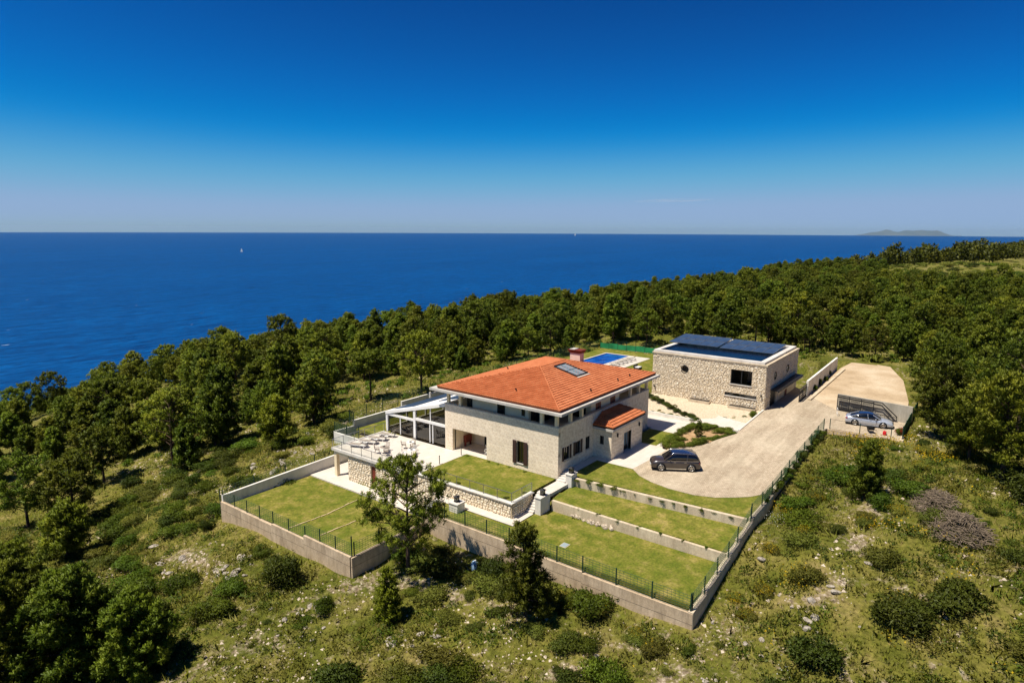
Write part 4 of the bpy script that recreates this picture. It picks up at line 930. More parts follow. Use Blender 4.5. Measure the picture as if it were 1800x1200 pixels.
fence('bare metal posts and wire on the wall before the sedan',[(28.2,-18.0,1.5),(28.2,-24.0,1.5)],1.2,3.0,wires=2,mesh='metal_dark',upright=False)
gf = thing('mesh_screen','dark green mesh screen at the end of the parking','fence',(28.6,-25,1.6))
for i in range(6):
    x = 28.6+i*2.75; MB().box(x-.04,x+.04,-25.05,-24.97,1.6,3.05).build('post','fence_green',gf)
    if i < 5: MB().box(x+.04,x+2.71,-25.02,-25.0,1.7,2.95).build('screen_panel',MAT.get('screen_dark') or mat('screen_dark',[lin(26,86,66),lin(36,104,80)],1,rough=.8),gf)
# ------------------------------------------------------------------ gates
def lattice_gate(label, a, b, z, hgt, bays, tail=0, cat='gate'):
    """framed metal gate from a to b with scroll panels, optional raking tail at the end"""
    t = thing('metal_gate',label,cat,(*a,z)); a = Vector((*a,z)); b = Vector((*b,z)); d = (b-a).normalized(); L = (b-a).length; up = Vector((0,0,1)); Lm = L-tail
    f = MB()
    for zz_ in(.08,.52,hgt): f.bar(a+up*zz_,a+d*Lm+up*zz_,.07,.09)
    f.bar(a+up*.25,a+d*Lm+up*.25,.03,.3)
    for i in range(bays+1): f.bar(a+d*(Lm*i/bays),a+d*(Lm*i/bays)+up*hgt,.08,.08)
    f.bar(a+up*(hgt-.22),a+d*Lm+up*(hgt-.22),.05,.16)
    f.build('frame','lantern',t)
    if tail:
        f = MB(); p0 = a+d*Lm
        f.bar(p0+up*hgt,p0+d*tail*.35+up*hgt,.07,.08).bar(p0+d*tail*.35+up*hgt,p0+d*tail+up*.62,.07,.1).bar(p0+d*tail+up*.62,p0+d*tail+up*.05,.07,.1).bar(p0+up*.08,p0+d*tail+up*.08,.08,.16).bar(p0+up*.52,p0+d*tail+up*.52,.06,.06)
        f.bar(p0+up*(hgt-.3),p0+d*tail*.33+up*(hgt-.3),.05,.14).bar(p0+d*tail*.33+up*(hgt-.3),p0+d*tail*.78+up*.62,.05,.12)
        for k_ in range(1,6): f.bar(p0+d*tail*k_/6+up*.1,p0+d*tail*k_/6+up*.52,.03)
        f.build('tail_frame','lantern',t)
    for i in range(bays):
        s_ = MB(); x0_ = Lm*i/bays+.15; w_ = Lm/bays-.3; c0 = a+d*x0_+up*.6; h_ = hgt-.9
        for r_ in range(3):
            for k_ in range(5):
                c_ = c0+d*w_*(k_+.5)/5+up*h_*(r_+.5)/3; R_ = min(w_/10,h_/6)*.98
                s_.tube([c_+d*math.cos(u_)*R_*(1-.5*u_/9)+up*math.sin(u_)*R_*(1-.5*u_/9) for u_ in [.9*q for q in range(11)]],.022,4)
        s_.build('scroll_panel','lantern',t)
    return t
lattice_gate('black sliding gate with scroll panels in front of the grey wall',(37.05,-17.0),(35.75,-23.6),1.52,1.95,3,2.6)
lattice_gate('black gate leaf standing open by the annex drive',(38.0,-12.3),(42.0,-12.25),1.5,1.75,2)
# ------------------------------------------------------------------ vehicles
mat('paint_brown', [lin(52,44,42), lin(62,52,48)], .5, rough=.28, spec=.6, coat=.8)
mat('paint_silver', [lin(176,182,194), lin(186,192,202)], .5, rough=.3, spec=.6, metal=.35, coat=.6)
mat('car_glass', lin(10,12,18), rough=.05, spec=.9)
mat('alloy', lin(178,176,172), rough=.3, metal=.9)
mat('chrome', lin(214,214,216), rough=.15, metal=1)
mat('lamp_red', lin(150,16,20), rough=.2, spec=.7)
mat('lamp_clear', lin(214,222,230), rough=.1, spec=.8)
mat('roof_dark', lin(34,44,66), rough=.12, spec=.7, coat=.8)
mat('plate', lin(226,226,222), rough=.5)
def loft(st, closed=True):
    """st: list of (x, [(y,z)...]) half sections from the sill over to the centre line; mirrored"""
    m_ = MB(); k = len(st[0][1]); rows = []
    vs = []
    for x, sec in st:
        vs += [(x,y,z) for y,z in sec]+[(x,-y,z) for y,z in reversed(sec[:-1])]
    w_ = 2*k-1; fs = []
    for i in range(len(st)-1):
        for j in range(w_-1): fs.append((i*w_+j,i*w_+j+1,(i+1)*w_+j+1,(i+1)*w_+j))
        fs.append((i*w_+w_-1,i*w_,(i+1)*w_,(i+1)*w_+w_-1))
    m_.add(vs, fs, True); m_.add(vs[:w_], [tuple(range(w_))]); m_.add(vs[-w_:], [tuple(range(w_-1,-1,-1))]); return m_
def car(name, label, loc, rz, paint, L, Wd, prof, cab, wb, wr, clear, roofm, suv):
    t = thing(name,label,'car',loc,rz); w = Wd/2
    st = []
    for x, zt, kw in prof:       # x, top of the body there, width factor
        ww = w*kw; st.append((x,[(ww*.86,clear+.02),(ww*.97,clear+.1),(ww,clear+.32),(ww*.995,zt*.80),(ww*.95,zt-.06),(ww*.80,zt),(0,zt+.025)]))
    loft(st).build('body',paint,t,local=True)
    cs = []
    for x, zb, zr, kb, kr in cab: cs.append((x,[(w*kb,zb),(w*(kb*.55+kr*.45),zb+(zr-zb)*.55),(w*kr,zr-.05),(w*kr*.75,zr-.01),(0,zr)]))
    loft(cs).build('windows','car_glass',t,local=True)
    # roof skin, pillars
    rs = [(x,[(w*kr*1.03,zr-.055),(w*kr*1.0,zr-.0),(w*kr*.75,zr+.018),(0,zr+.024)]) for x,zb,zr,kb,kr in cab if zr-zb > .36]
    loft(rs).build('roof',roofm,t,local=True)
    bx = sorted(cab)
    for s_ in(-1,1):
        p_ = MB()
        hi = [q for q in bx if q[2]-q[1] > .36]
        for lowq, hiq in((bx[0],hi[0]),(bx[-1],hi[-1])):
            p_.bar((lowq[0],s_*w*lowq[3]*1.0,lowq[1]+.02),(hiq[0],s_*w*hiq[4]*1.02,hiq[2]-.03),.09,.06)
        mid = hi[len(hi)//2]; p_.bar((mid[0]-.1,s_*w*mid[3],mid[1]),(mid[0]-.2,s_*w*mid[4]*1.02,mid[2]-.03),.06,.04)
        p_.build('pillar',paint,t,local=True)
        MB().bar((bx[0][0]+.1,s_*w*.975,bx[0][1]-.0),(bx[-1][0]-.3,s_*w*.975,bx[-1][1]-.02),.025,.03).build('chrome_strip','chrome',t,local=True)
        mb_ = MB(); mx_ = bx[-1][0]-.55; mz_ = bx[-1][1]+.1; mb_.obox((mx_,s_*(w+.09),mz_),(.06,.02,0),(0,.1,0),(0,0,.075)); mb_.build('mirror',paint,t,local=True,bevel=.03)
        MB().box(-wb/2+wr+.1,wb/2-wr-.1,s_*w*.93-.04,s_*w*.93+.05,clear-.02,clear+.07).build('side_skirt','chrome' if suv else paint,t,local=True)
        for q in(.15,-.85): MB().box(q-.1,q+.1,s_*w*.99-.015,s_*w*.99+.02,prof[len(prof)//2][1]*.84,prof[len(prof)//2][1]*.84+.03).build('door_handle','chrome',t,local=True)
        xf_ = prof[-1][0]; MB().obox((xf_-.22,s_*w*.68,prof[-2][1]*.80),(.17,s_*-.10,0),(.03,.13,0),(0,0,.075)).build('headlight','lamp_clear',t,local=True,bevel=.02)
        xr_ = prof[0][0]; MB().obox((xr_+.1,s_*w*.74,prof[1][1]*.82),(.1,s_*.06,0),(0,.16,0),(0,0,.08)).build('tail_light','lamp_red',t,local=True,bevel=.02)
    xf_ = prof[-1][0]; MB().box(xf_-.04,xf_+.015,-.42,.42,clear+.3,clear+.52).build('grille','rubber',t,local=True,bevel=.01)
    MB().box(xf_,xf_+.03,-.26,.26,clear+.14,clear+.25).build('number_plate','plate',t,local=True); MB().box(prof[0][0]-.02,prof[0][0]+.02,-.26,.26,clear+.42,clear+.53).build('number_plate','plate',t,local=True)
    MB().box(prof[0][0]+.02,xf_-.02,-w*.85,w*.85,clear-.05,clear+.03).build('underbody','rubber',t,local=True)
    for sx in(-1,1):
        for s_ in(-1,1):
            cx_ = sx*wb/2
            ar = MB(); ar.cyl((cx_,s_*w-.30*s_-(.0 if s_>0 else 0),wr),wr*1.17,.305*s_ if s_>0 else -.305,26,'y'); ar.build('wheel_arch','rubber',t,local=True)
            wh = MB(); y0_ = s_*(w-.22); pr = [(wr*.72,0),(wr*.97,.02),(wr,.06),(wr,.19),(wr*.97,.235),(wr*.70,.25)]
            vs = []; n_ = 28
            for r_,yy in pr:
                for q in range(n_): vs.append((cx_+r_*math.cos(2*PI*q/n_),y0_+s_*yy,wr+r_*math.sin(2*PI*q/n_)))
            wh.add(vs,[(i*n_+q,i*n_+(q+1)%n_,(i+1)*n_+(q+1)%n_,(i+1)*n_+q) for i in range(len(pr)-1) for q in range(n_)],True)
            wo = wh.build('wheel','rubber',t,local=True)
            rm = MB(); yo = y0_+s_*.235
            rm.tube([(cx_+wr*.68*math.cos(2*PI*q/24),yo,wr+wr*.68*math.sin(2*PI*q/24)) for q in range(25)],.035,6)
            for q in range(5):
                an = 2*PI*q/5+.3; rm.bar((cx_,yo,wr),(cx_+wr*.66*math.cos(an),yo,wr+wr*.66*math.sin(an)),.09,.03,up=(0,1,0))
            rm.cyl((cx_,yo-.02,wr),.07,.05,10,'y'); rm.build('rim','alloy',wo,local=True)
            MB().cyl((cx_,y0_+s_*.1,wr),wr*.7,.02*s_,20,'y').build('brake_disc','metal_dark',wo,local=True)
    if suv:
        for s_ in(-1,1): MB().tube([(-1.75,s_*w*.74,1.68),(-1.65,s_*w*.75,1.75),(.25,s_*w*.76,1.77),(.5,s_*w*.75,1.62)],.022,6).build('roof_rail','chrome',t,local=True)
    return t
suvp = [(-2.33,.66,.80),(-2.28,1.04,.91),(-2.1,1.12,.97),(-1.5,1.12,1.0),(-.6,1.10,1.0),(.4,1.09,1.0),(.95,1.08,.995),(1.25,1.05,.98),(1.8,1.0,.96),(2.15,.92,.91),(2.30,.78,.84),(2.34,.54,.76)]
suvc = [(-2.2,1.08,1.12,.90,.86),(-2.05,1.09,1.48,.93,.80),(-1.75,1.09,1.66,.94,.77),(-.9,1.08,1.72,.94,.77),(-.1,1.07,1.725,.94,.76),(.35,1.06,1.67,.94,.75),(.72,1.06,1.42,.93,.79),(1.14,1.04,1.08,.90,.84)]
car('parked_car','dark brown sport utility car parked on the paved drive',(8.35,-8.15,zd(8.4)),math.atan2(3.88,-2.45),'paint_brown',4.66,1.89,suvp,suvc,2.87,.385,.24,'roof_dark',True)
sedp = [(-2.40,.60,.78),(-2.34,.92,.88),(-2.1,.98,.95),(-1.6,.98,1.0),(-.6,.95,1.0),(.4,.93,1.0),(.95,.90,.99),(1.4,.86,.97),(1.9,.78,.94),(2.25,.66,.86),(2.38,.54,.78),(2.42,.42,.70)]
sedc = [(-1.95,.95,.99,.82,.80),(-1.5,.94,1.18,.88,.74),(-1.05,.93,1.35,.90,.70),(-.5,.92,1.43,.91,.69),(0,.91,1.45,.91,.69),(.35,.90,1.40,.91,.69),(.8,.89,1.17,.90,.74),(1.2,.88,.91,.86,.80)]
car('parked_car','silver sedan with a dark roof parked before the sliding gate',(32.6,-21.2,zd(32.6)),math.atan2(-4.44,.72),'paint_silver',4.85,1.86,sedp,sedc,2.83,.345,.17,'roof_dark',False)
# ------------------------------------------------------------------ furniture
def lounger(label, loc, rz, group):
    t = thing('sun_lounger',label,'sun lounger',loc,rz,group)
    f = MB()
    for y in(-.31,.31): f.bar((-1.0,y,.3),(1.0,y,.3),.05,.06)
    f.bar((-1,-.31,.3),(-1,.31,.3),.05,.06).bar((1,-.31,.3),(1,.31,.3),.05,.06); f.build('frame','plastic_white',t,local=True)
    for x in(-.8,.8):
        for y in(-.3,.3): MB().bar((x,y,0),(x,y,.28),.05).build('leg','plastic_white',t,local=True)
    MB().box(-.98,.3,-.29,.29,.335,.37).build('seat','fabric_grey',t,local=True)
    MB().bar((.3,0,.35),(.98,0,.78),.58,.035).build('backrest','fabric_grey',t,local=True)
    MB().bar((.7,-.28,.32),(.78,-.28,.62),.03).bar((.7,.28,.32),(.78,.28,.62),.03).build('strut','plastic_white',t,local=True)
    return t
L0 = None
for i,(x,y) in enumerate(((-5.6,22.3),(-4.2,22.35),(-2.8,22.4),(-1.2,22.6))):
    lb = ['grey sun lounger on the terrace closest to the stone basement corner','grey sun lounger on the terrace, second from the railing corner','grey sun lounger on the terrace, third from the railing corner','grey sun lounger on the terrace nearest the conservatory'][i]
    lounger(lb,(x,y,0),math.radians(-68),'sun loungers on the white terrace')
for i in range(5):
    lb = ['nearest','second nearest','middle','fourth','farthest'][i]
    lounger('small grey sun lounger on the pool deck, %s to the villa'%lb,(49.3+i*1.5,20.6,.23),math.radians(-95),'sun loungers on the pool deck')
def small_table(label, loc, r=.38, h=.72, m='plastic_grey', group=None):
    t = thing('round_table',label,'table',loc,0,group); MB().cyl((0,0,h-.03),r,.03,20).build('table_top',m,t,local=True); MB().cyl((0,0,.02),.03,h-.05,8).build('stem','metal',t,local=True); MB().cyl((0,0,0),.22,.025,16).build('foot','metal',t,local=True); return t
def chair(label, loc, rz, m='plastic_grey', group=None):
    t = thing('garden_chair',label,'chair',loc,rz,group)
    MB().box(-.22,.22,-.22,.22,.42,.45).build('seat',m,t,local=True,bevel=.01)
    b_ = MB()
    for k in range(5): b_.bar((-.24,-.18+k*.09,.47),(-.30,-.18+k*.09,.86),.03,.02)
    b_.bar((-.30,-.22,.87),(-.30,.22,.87),.04,.05); b_.build('backrest',m,t,local=True)
    for x in(-.2,.2):
        for y in(-.2,.2): MB().bar((x*1.1,y*1.1,0),(x,y,.42),.03).build('leg',m,t,local=True)
    for y in(-.24,.24): MB().bar((-.26,y,.64),(.18,y,.64),.035,.03).bar((.18,y,.43),(.18,y,.64),.03).build('armrest',m,t,local=True)
    return t
for i in range(3):
    x = (-4.9,-3.5,-2.05)[i]
    small_table(['low white side table beside the first terrace lounger','low white side table between the middle terrace loungers','low white side table beside the last terrace lounger'][i],(x,22.0-.1*i,0),.24,.42,'plastic_white','side tables between the loungers')
for j,(cx_,cy_,m_,nm) in enumerate(((-5.2,18.6,'plastic_grey','grey table by the terrace railing'),(-2.4,17.5,'plastic_grey','glass table in the middle of the terrace'),(-4.1,15.6,'plastic_white','white table behind the big pine'))):
    small_table('round '+nm,(cx_,cy_,0),.42,.72,'plastic_white' if j else 'plastic_grey')
    for k,an in enumerate((.4,2.3,4.3)[:3 if j < 2 else 2]):
        chair('garden chair %s of the %s'%(('on the sea side','on the conservatory side','on the lawn side')[k],nm),(cx_+.72*math.cos(an),cy_+.72*math.sin(an),0),an+PI,m_,'garden chairs on the terrace')
    b = thing('black_bowl','small black bowl on the %s'%nm,'bowl',(cx_,cy_,.72)); MB().cyl((0,0,0),.09,.05,14,r2=.15).build('body','gutter',b,local=True); MB().cyl((0,0,.045),.13,.008,14).build('inside','metal_dark',b,local=True)
chair('white cushioned chair at the front edge of the loggia',(.75,9.35,.006),.6,'plastic_white','chairs in the loggia'); chair('white cushioned chair deeper inside the loggia',(1.7,9.9,.006),-.5,'plastic_white','chairs in the loggia')
sf = thing('wicker_sofa','dark sofa with white cushions by the pool garden path','sofa',(49.1,16.1,.2)); MB().box(48.4,49.8,15.6,16.5,.3,.55).build('seat','metal_dark',sf,bevel=.03); MB().box(48.4,49.8,16.4,16.6,.55,.95).build('backrest','metal_dark',sf,bevel=.03)
for x in(48.5,49.15): MB().box(x,x+.55,15.62,16.35,.55,.66).build('cushion','plastic_white',sf,bevel=.03)
for x in(48.45,49.7): MB().box(x-.04,x+.04,15.65,15.75,.2,.3).build('leg','metal_dark',sf); MB().box(x-.04,x+.04,16.4,16.5,.2,.3).build('leg','metal_dark',sf)
# ------------------------------------------------------------------ odds and ends
wbw = thing('wheelbarrow','black wheelbarrow leaning by the post before the sedan','wheelbarrow',(29.7,-21.8,1.47),.5)
MB().add([(-.3,-.25,.35),(.35,-.18,.3),(.35,.18,.3),(-.3,.25,.35),(-.45,-.36,.62),(.5,-.28,.6),(.5,.28,.6),(-.45,.36,.62)],[(0,1,2,3),(0,4,5,1),(1,5,6,2),(2,6,7,3),(3,7,4,0)]).build('tray','rubber',wbw,local=True)
MB().bar((.6,-.1,.2),(-1.0,-.3,.55),.04).bar((.6,.1,.2),(-1.0,.3,.55),.04).bar((-.3,-.22,.35),(-.35,-.25,0),.035).bar((-.3,.22,.35),(-.35,.25,0),.035).build('frame','metal_dark',wbw,local=True); MB().tube([(.62+.17*math.cos(2*PI*q/16),0,.18+.17*math.sin(2*PI*q/16)) for q in range(17)],.04,6).build('wheel','rubber',wbw,local=True)
rc = thing('fuel_can','red canister on the ground by the sedan front','canister',(29.8,-23.2,1.46)); MB().box(-.24,.24,-.16,.16,0,.36).build('body','red',rc,local=True,bevel=.03); MB().bar((-.15,0,.44),(.12,0,.44),.04).bar((-.15,0,.34),(-.15,0,.44),.04).bar((.12,0,.34),(.12,0,.44),.04).build('handle','red',rc,local=True)
st_ = thing('sign_stand','thin white metal stand at the end of the sliding gate','stand',(34.6,-17.5,1.5),.3)
MB().bar((-.4,0,0),(-.4,0,.9),.035).bar((.4,0,0),(.4,0,.9),.035).bar((-.4,0,.88),(.4,0,.88),.05).bar((-.4,0,.3),(.4,0,.3),.035).build('frame','plastic_white',st_,local=True)
tk = thing('water_tank','pale blue round tank half hidden in the pine shade','tank',(-12.4,-.2,tz(-12.4,-.2)-.1)); MB().tube([(0,0,0),(0,0,.15),(0,0,.6),(0,0,.78),(0,0,.86)],[.26,.33,.33,.22,.05],18).build('body','blue_tank',tk,local=True); MB().cyl((0,0,.84),.09,.06,12).build('cap','plastic_white',tk,local=True)
mh = thing('access_cover','pale blue-grey access cover set in the wide front lawn','cover',(-8.4,-6.2,-1.38)); MB().box(-.32,.32,-.25,.25,-.05,.05).build('lid','cover_grey',mh,local=True,bevel=.02); MB().box(-.37,.37,-.3,.3,-.06,.02).build('rim','concrete_pale',mh,local=True)
def edging(label, pts):
    t = thing('stone_edging',label,'edging',pts[0]); r_ = random.Random(len(label))
    for a,b in zip(pts[:-1],pts[1:]):
        a = Vector(a); b = Vector(b); n_ = int((b-a).length/.55); d = (b-a)/n_
        for i in range(n_):
            q = a+d*(i+.5)+Vector((r_.uniform(-.05,.05),r_.uniform(-.05,.05),0)); MB().obox(q+Vector((0,0,.02)),d*.46,Vector((-d.y,d.x,0)).normalized()*r_.uniform(.04,.08),(0,0,.04)).build('stone','hose',t)
edging('line of pale edging stones across the low lawn by the stepped wall',[(-17.9,17.3,-3.3),(-14,17.0,-3.3),(-9.8,17.4,-3.3)])
edging('short line of pale edging stones on the low lawn near the big pine',[(-16.9,13.9,-3.3),(-13.1,13.7,-3.3)])
r_ = random.Random(8); rb = thing('rubble_heap','tumbled stones fallen from the broken low lawn wall','stones',(-3.8,-5.5,-1.38))
for i in range(34):
    y = r_.uniform(-8.2,-4); s_ = r_.uniform(.05,.13); MB().obox((-3.72+r_.uniform(-.25,.15),y,-1.34+r_.uniform(0,.25)),Vector((s_,r_.uniform(-.1,.1),.02)),Vector((r_.uniform(-.05,.05),s_*.8,.03)),(0,.02,s_*.6)).build('stone','rubble',rb,bevel=.02)
# brushwood heaps
def brush_pile(label, x, y, rx, ry, h, seed, n_=420):
    r_ = random.Random(seed); z = tz(x,y); t = thing('brushwood_pile',label,'brush pile',(x,y,z)); m_ = MB()
    for i in range(n_):
        u_ = r_.uniform(0,2*PI); q = math.sqrt(r_.random()); px_,py_ = q*math.cos(u_)*rx,q*math.sin(u_)*ry; hz_ = h*(1-q*q)*r_.uniform(.3,1)
        a = r_.uniform(0,PI); L = r_.uniform(.5,1.5); d = Vector((math.cos(a),math.sin(a),r_.uniform(-.35,.35)))*L/2; c_ = Vector((px_,py_,hz_+.08)); s_ = Vector((-d.y,d.x,0))*r_.uniform(-.15,.15)
        w_ = r_.uniform(.018,.04); m_.tube([c_-d,c_+s_,c_+d],[w_,w_*.8,w_*.3],4,False)
    m_.build('branches','dead_wood',t,local=True)
brush_pile('round heap of dry grey branches on the open slope',8.1,-31.2,2.6,2.0,1.5,1,620)
brush_pile('flatter heap of dry grey branches below the dense young pine',12.6,-29.3,3.2,1.7,1.1,2,560)
# sailing boats
def boat(label, x, y, s):
    t = thing('sailing_boat',label,'boat',(x,y,SEA),1.92); MB().add([(-4,-1.4,1),(-4,1.4,1),(2,1.5,1.1),(5.5,0,1.4),(2,-1.5,1.1),(-3.6,-.9,-.3),(-3.6,.9,-.3),(2,1,-.3),(4.4,0,-.3),(2,-1,-.3)],[(0,1,2,3,4),(0,5,6,1),(1,6,7,2),(2,7,8,3),(3,8,9,4),(4,9,5,0)]).build('hull','plastic_white',t,local=True)
    MB().cyl((.5,0,1),.12,15,8).build('mast','metal',t,local=True); MB().add([(.3,0,2.5),(-3.8,.5,2.5),(.3,.05,15.5),(.2,-.06,2.5)],[(0,1,2),(3,1,2)]).build('sail','plastic_white',t,local=True); MB().add([(.8,0,14.5),(5.2,0,1.8),(1.2,.7,2.2)],[(0,1,2)]).build('jib','plastic_white',t,local=True); t.scale = (s,)*3
boat('tiny white sailing boat on the open sea left of the villa',1953,3392,1.5)
boat('speck of a white sailing boat close under the horizon',11800,7310,3.5)
# far island
def island(label, dist, az, width, hgts, zlow):
    n_ = len(hgts); c_ = Vector((CPOS[0]+dist*math.cos(az),CPOS[1]+dist*math.sin(az),zlow)); t = MB(); tx = Vector((math.sin(az),-math.cos(az),0)); fw = Vector((math.cos(az),math.sin(az),0)); vs = []; nd = 7
    for i,h in enumerate(hgts):
        for j in range(nd): q = j/(nd-1); vs.append(tx*(width*(i/(n_-1)-.5))+fw*(width*.4*(q-.5)*(1-.3*abs(2*i/(n_-1)-1)))+Vector((0,0,h*math.sin(PI*q)*(1+.12*math.sin(i*1.7+j*2)))))
    t.add(vs,[(i*nd+j,(i+1)*nd+j,(i+1)*nd+j+1,i*nd+j+1) for i in range(n_-1) for j in range(nd-1)],True)
    o = t.build('island',mat('island_rock',[(.06,.09,.10),(.085,.11,.11)],.0008,rough=1)); o.location = c_; tag(o,label,'island'); return o
hz_y = math.atan((1582-900)/1141.3)
IS = [.02,.08,.2,.3,.42,.5,.62,.8,.86,.78,.68,.62,.72,.82,.86,.84,.78,.84,.86,.8,.62,.42,.2,.08,.12,.02]
island('long hazy blue island on the horizon',58000,CYAW-hz_y,7400,[40+520*h for h in IS],-420)

# one thin streak of cloud, far out above the haze
cm = bpy.data.materials.new('cloud'); cm.use_nodes = True; n = cm.node_tree.nodes; l = cm.node_tree.links; n.clear()
co = n.new('ShaderNodeOutputMaterial'); cv = n.new('ShaderNodeVolumePrincipled'); tc = n.new('ShaderNodeTexCoord'); mp = n.new('ShaderNodeMapping'); mp.inputs['Scale'].default_value = (.0011,.004,.02)
nz = n.new('ShaderNodeTexNoise'); nz.inputs['Scale'].default_value = 1.; nz.inputs['Detail'].default_value = 4; rr_ = n.new('ShaderNodeMapRange'); rr_.inputs[1].default_value = .46; rr_.inputs[2].default_value = .8; rr_.inputs[3].default_value = 0; rr_.inputs[4].default_value = .0016
l.new(tc.outputs['Object'], mp.inputs[0]); l.new(mp.outputs[0], nz.inputs['Vector']); l.new(nz.outputs['Fac'], rr_.inputs[0]); l.new(rr_.outputs[0], cv.inputs['Density']); cv.inputs['Color'].default_value = (1,.97,.96,1); l.new(cv.outputs[0], co.inputs['Volume'])
az = CYAW-math.atan((1175-900)/1141.3); cl_ = MB(); D_ = 16000
ns, nr = 24, 10; vs = [(math.cos(2*PI*k/ns)*math.sin(PI*q/nr), math.sin(2*PI*k/ns)*math.sin(PI*q/nr), math.cos(PI*q/nr)) for q in range(nr+1) for k in range(ns)]
cl_.add([(x*950,y*260,z*42) for x,y,z in vs], [(q*ns+k, q*ns+(k+1)%ns, (q+1)*ns+(k+1)%ns, (q+1)*ns+k) for q in range(nr) for k in range(ns)], True)
o = cl_.build('cloud', cm); o.location = (CPOS[0]+D_*math.cos(az), CPOS[1]+D_*math.sin(az), 700); o.rotation_euler = (0,.02,az+PI/2); tag(o, 'faint thin streak of white cloud low over the horizon', 'cloud')
# ------------------------------------------------------------------ vegetation
def nrm(a): return a/np.maximum(np.linalg.norm(a,axis=-1,keepdims=True),1e-6)
def blades(P, D, OUT, L, Wd, nb, r, spread=.8, soft=.55):
    """nb leaf/needle faces per point; returns verts, faces, normals"""
    N = len(P); P = np.repeat(P,nb,0); D = np.repeat(D,nb,0); OUT = np.repeat(OUT,nb,0)
    d = nrm(D+r.normal(size=P.shape)*spread); s = nrm(np.cross(d,r.normal(size=P.shape)))
    L = np.asarray(L); L = (np.repeat(L,nb) if L.ndim else np.full(N*nb,L))*r.uniform(.7,1.25,N*nb); w = (np.repeat(Wd,nb) if np.ndim(Wd) else np.full(N*nb,Wd))*r.uniform(.7,1.3,N*nb)
    a = P-s*w[:,None]*.5; b = P+s*w[:,None]*.5; c = P+d*L[:,None]
    V = np.stack([a,b,c],1).reshape(-1,3); F = np.arange(len(V)).reshape(-1,3)
    n0 = nrm(np.cross(b-a,c-a)); n0 *= np.sign(np.sum(n0*OUT,1))[:,None]+1e-9
    nn = nrm(OUT*soft+n0*(1-soft)); return V, F, np.repeat(nn,3,0)
def clump(c, rad, flat_, n, r, up=.35):
    d = nrm(r.normal(size=(n,3))+np.array([0,0,up])); q = r.uniform(.45,1,n)[:,None]
    P = np.asarray(c)+d*q*np.array([rad,rad,rad*flat_]); return P, d
def pine_form(kind, H, r):
    """clump list (centre, radius, flattening) and limb tubes for one pine, base at the origin"""
    cl = []; limbs = []; lean = r.uniform(-.06,.06,2)*H
    ax = lambda t: np.array([lean[0]*t*t, lean[1]*t*t, H*t])
    if kind == 'cone':
        limbs.append([ax(t) for t in np.linspace(0,.97,6)]); R = .27*H; t = .10
        while t < .95:
            k = r.randint(4,7); ph = r.uniform(0,6.3); bl = R*(1-t)**.75*r.uniform(.8,1.1)+.03*H
            for j in range(k):
                a = ph+6.283*j/k+r.uniform(-.3,.3); L = bl*r.uniform(.7,1.1); tip = ax(t)+np.array([math.cos(a)*L,math.sin(a)*L,.16*L]); limbs.append([ax(t),(ax(t)+tip)/2-np.array([0,0,.03*H]),tip])
                for q in (1,.62) if L > .12*H else (1,): cl.append((ax(t)+(tip-ax(t))*q+np.array([0,0,.02*H]),.075*H*r.uniform(.8,1.2),.8))
            t += .085*r.uniform(.8,1.2)
        cl.append((ax(.97),.07*H,1.5))
    else:
        limbs.append([ax(t) for t in np.linspace(0,.86,6)])
        if kind == 'umbrella': z0,z1,R,k = .62,.98,.40*H,26
        elif kind == 'open': z0,z1,R,k = .30,.98,.36*H,34
        elif kind == 'bushy': z0,z1,R,k = .04,.97,.42*H,52
        elif kind == 'pointed': z0,z1,R,k = .20,.97,.30*H,40
        else: z0,z1,R,k = .22,.97,.31*H,38
        for j in range(k):
            u = (j+.5)/k; t = z0+(z1-z0)*u; a = j*2.399+r.uniform(-.4,.4); prof = math.sin(PI*min(1,max(.08,(u*.86+.14))))**.6 if kind != 'umbrella' else math.sqrt(max(.05,1-u*u*.8))
            prof = (1.02-u)**.7 if kind == 'pointed' else (math.sqrt(max(.06,1-u*u)) if kind == 'bushy' else prof); L = R*prof*r.uniform(.55,1.12); st = ax(max(.12,t-.10)); tip = ax(min(t,.95))+np.array([math.cos(a)*L,math.sin(a)*L,r.uniform(-.02,.05)*H]); limbs.append([st,(st+tip)/2+np.array([0,0,.02*H]),tip])
            rr = .105*H*r.uniform(.75,1.3); cl.append((tip,rr,.72)); cl.append((tip*.96+np.array([r.uniform(-.05,.05)*H,r.uniform(-.05,.05)*H,.05*H]),rr*.7,.7)) if kind != 'round' else None
            if L > .16*H and kind != 'open': cl.append((st+(tip-st)*.6,rr*.8,.7))
        cl.append((ax(.95),.11*H,.8))
    return cl, limbs
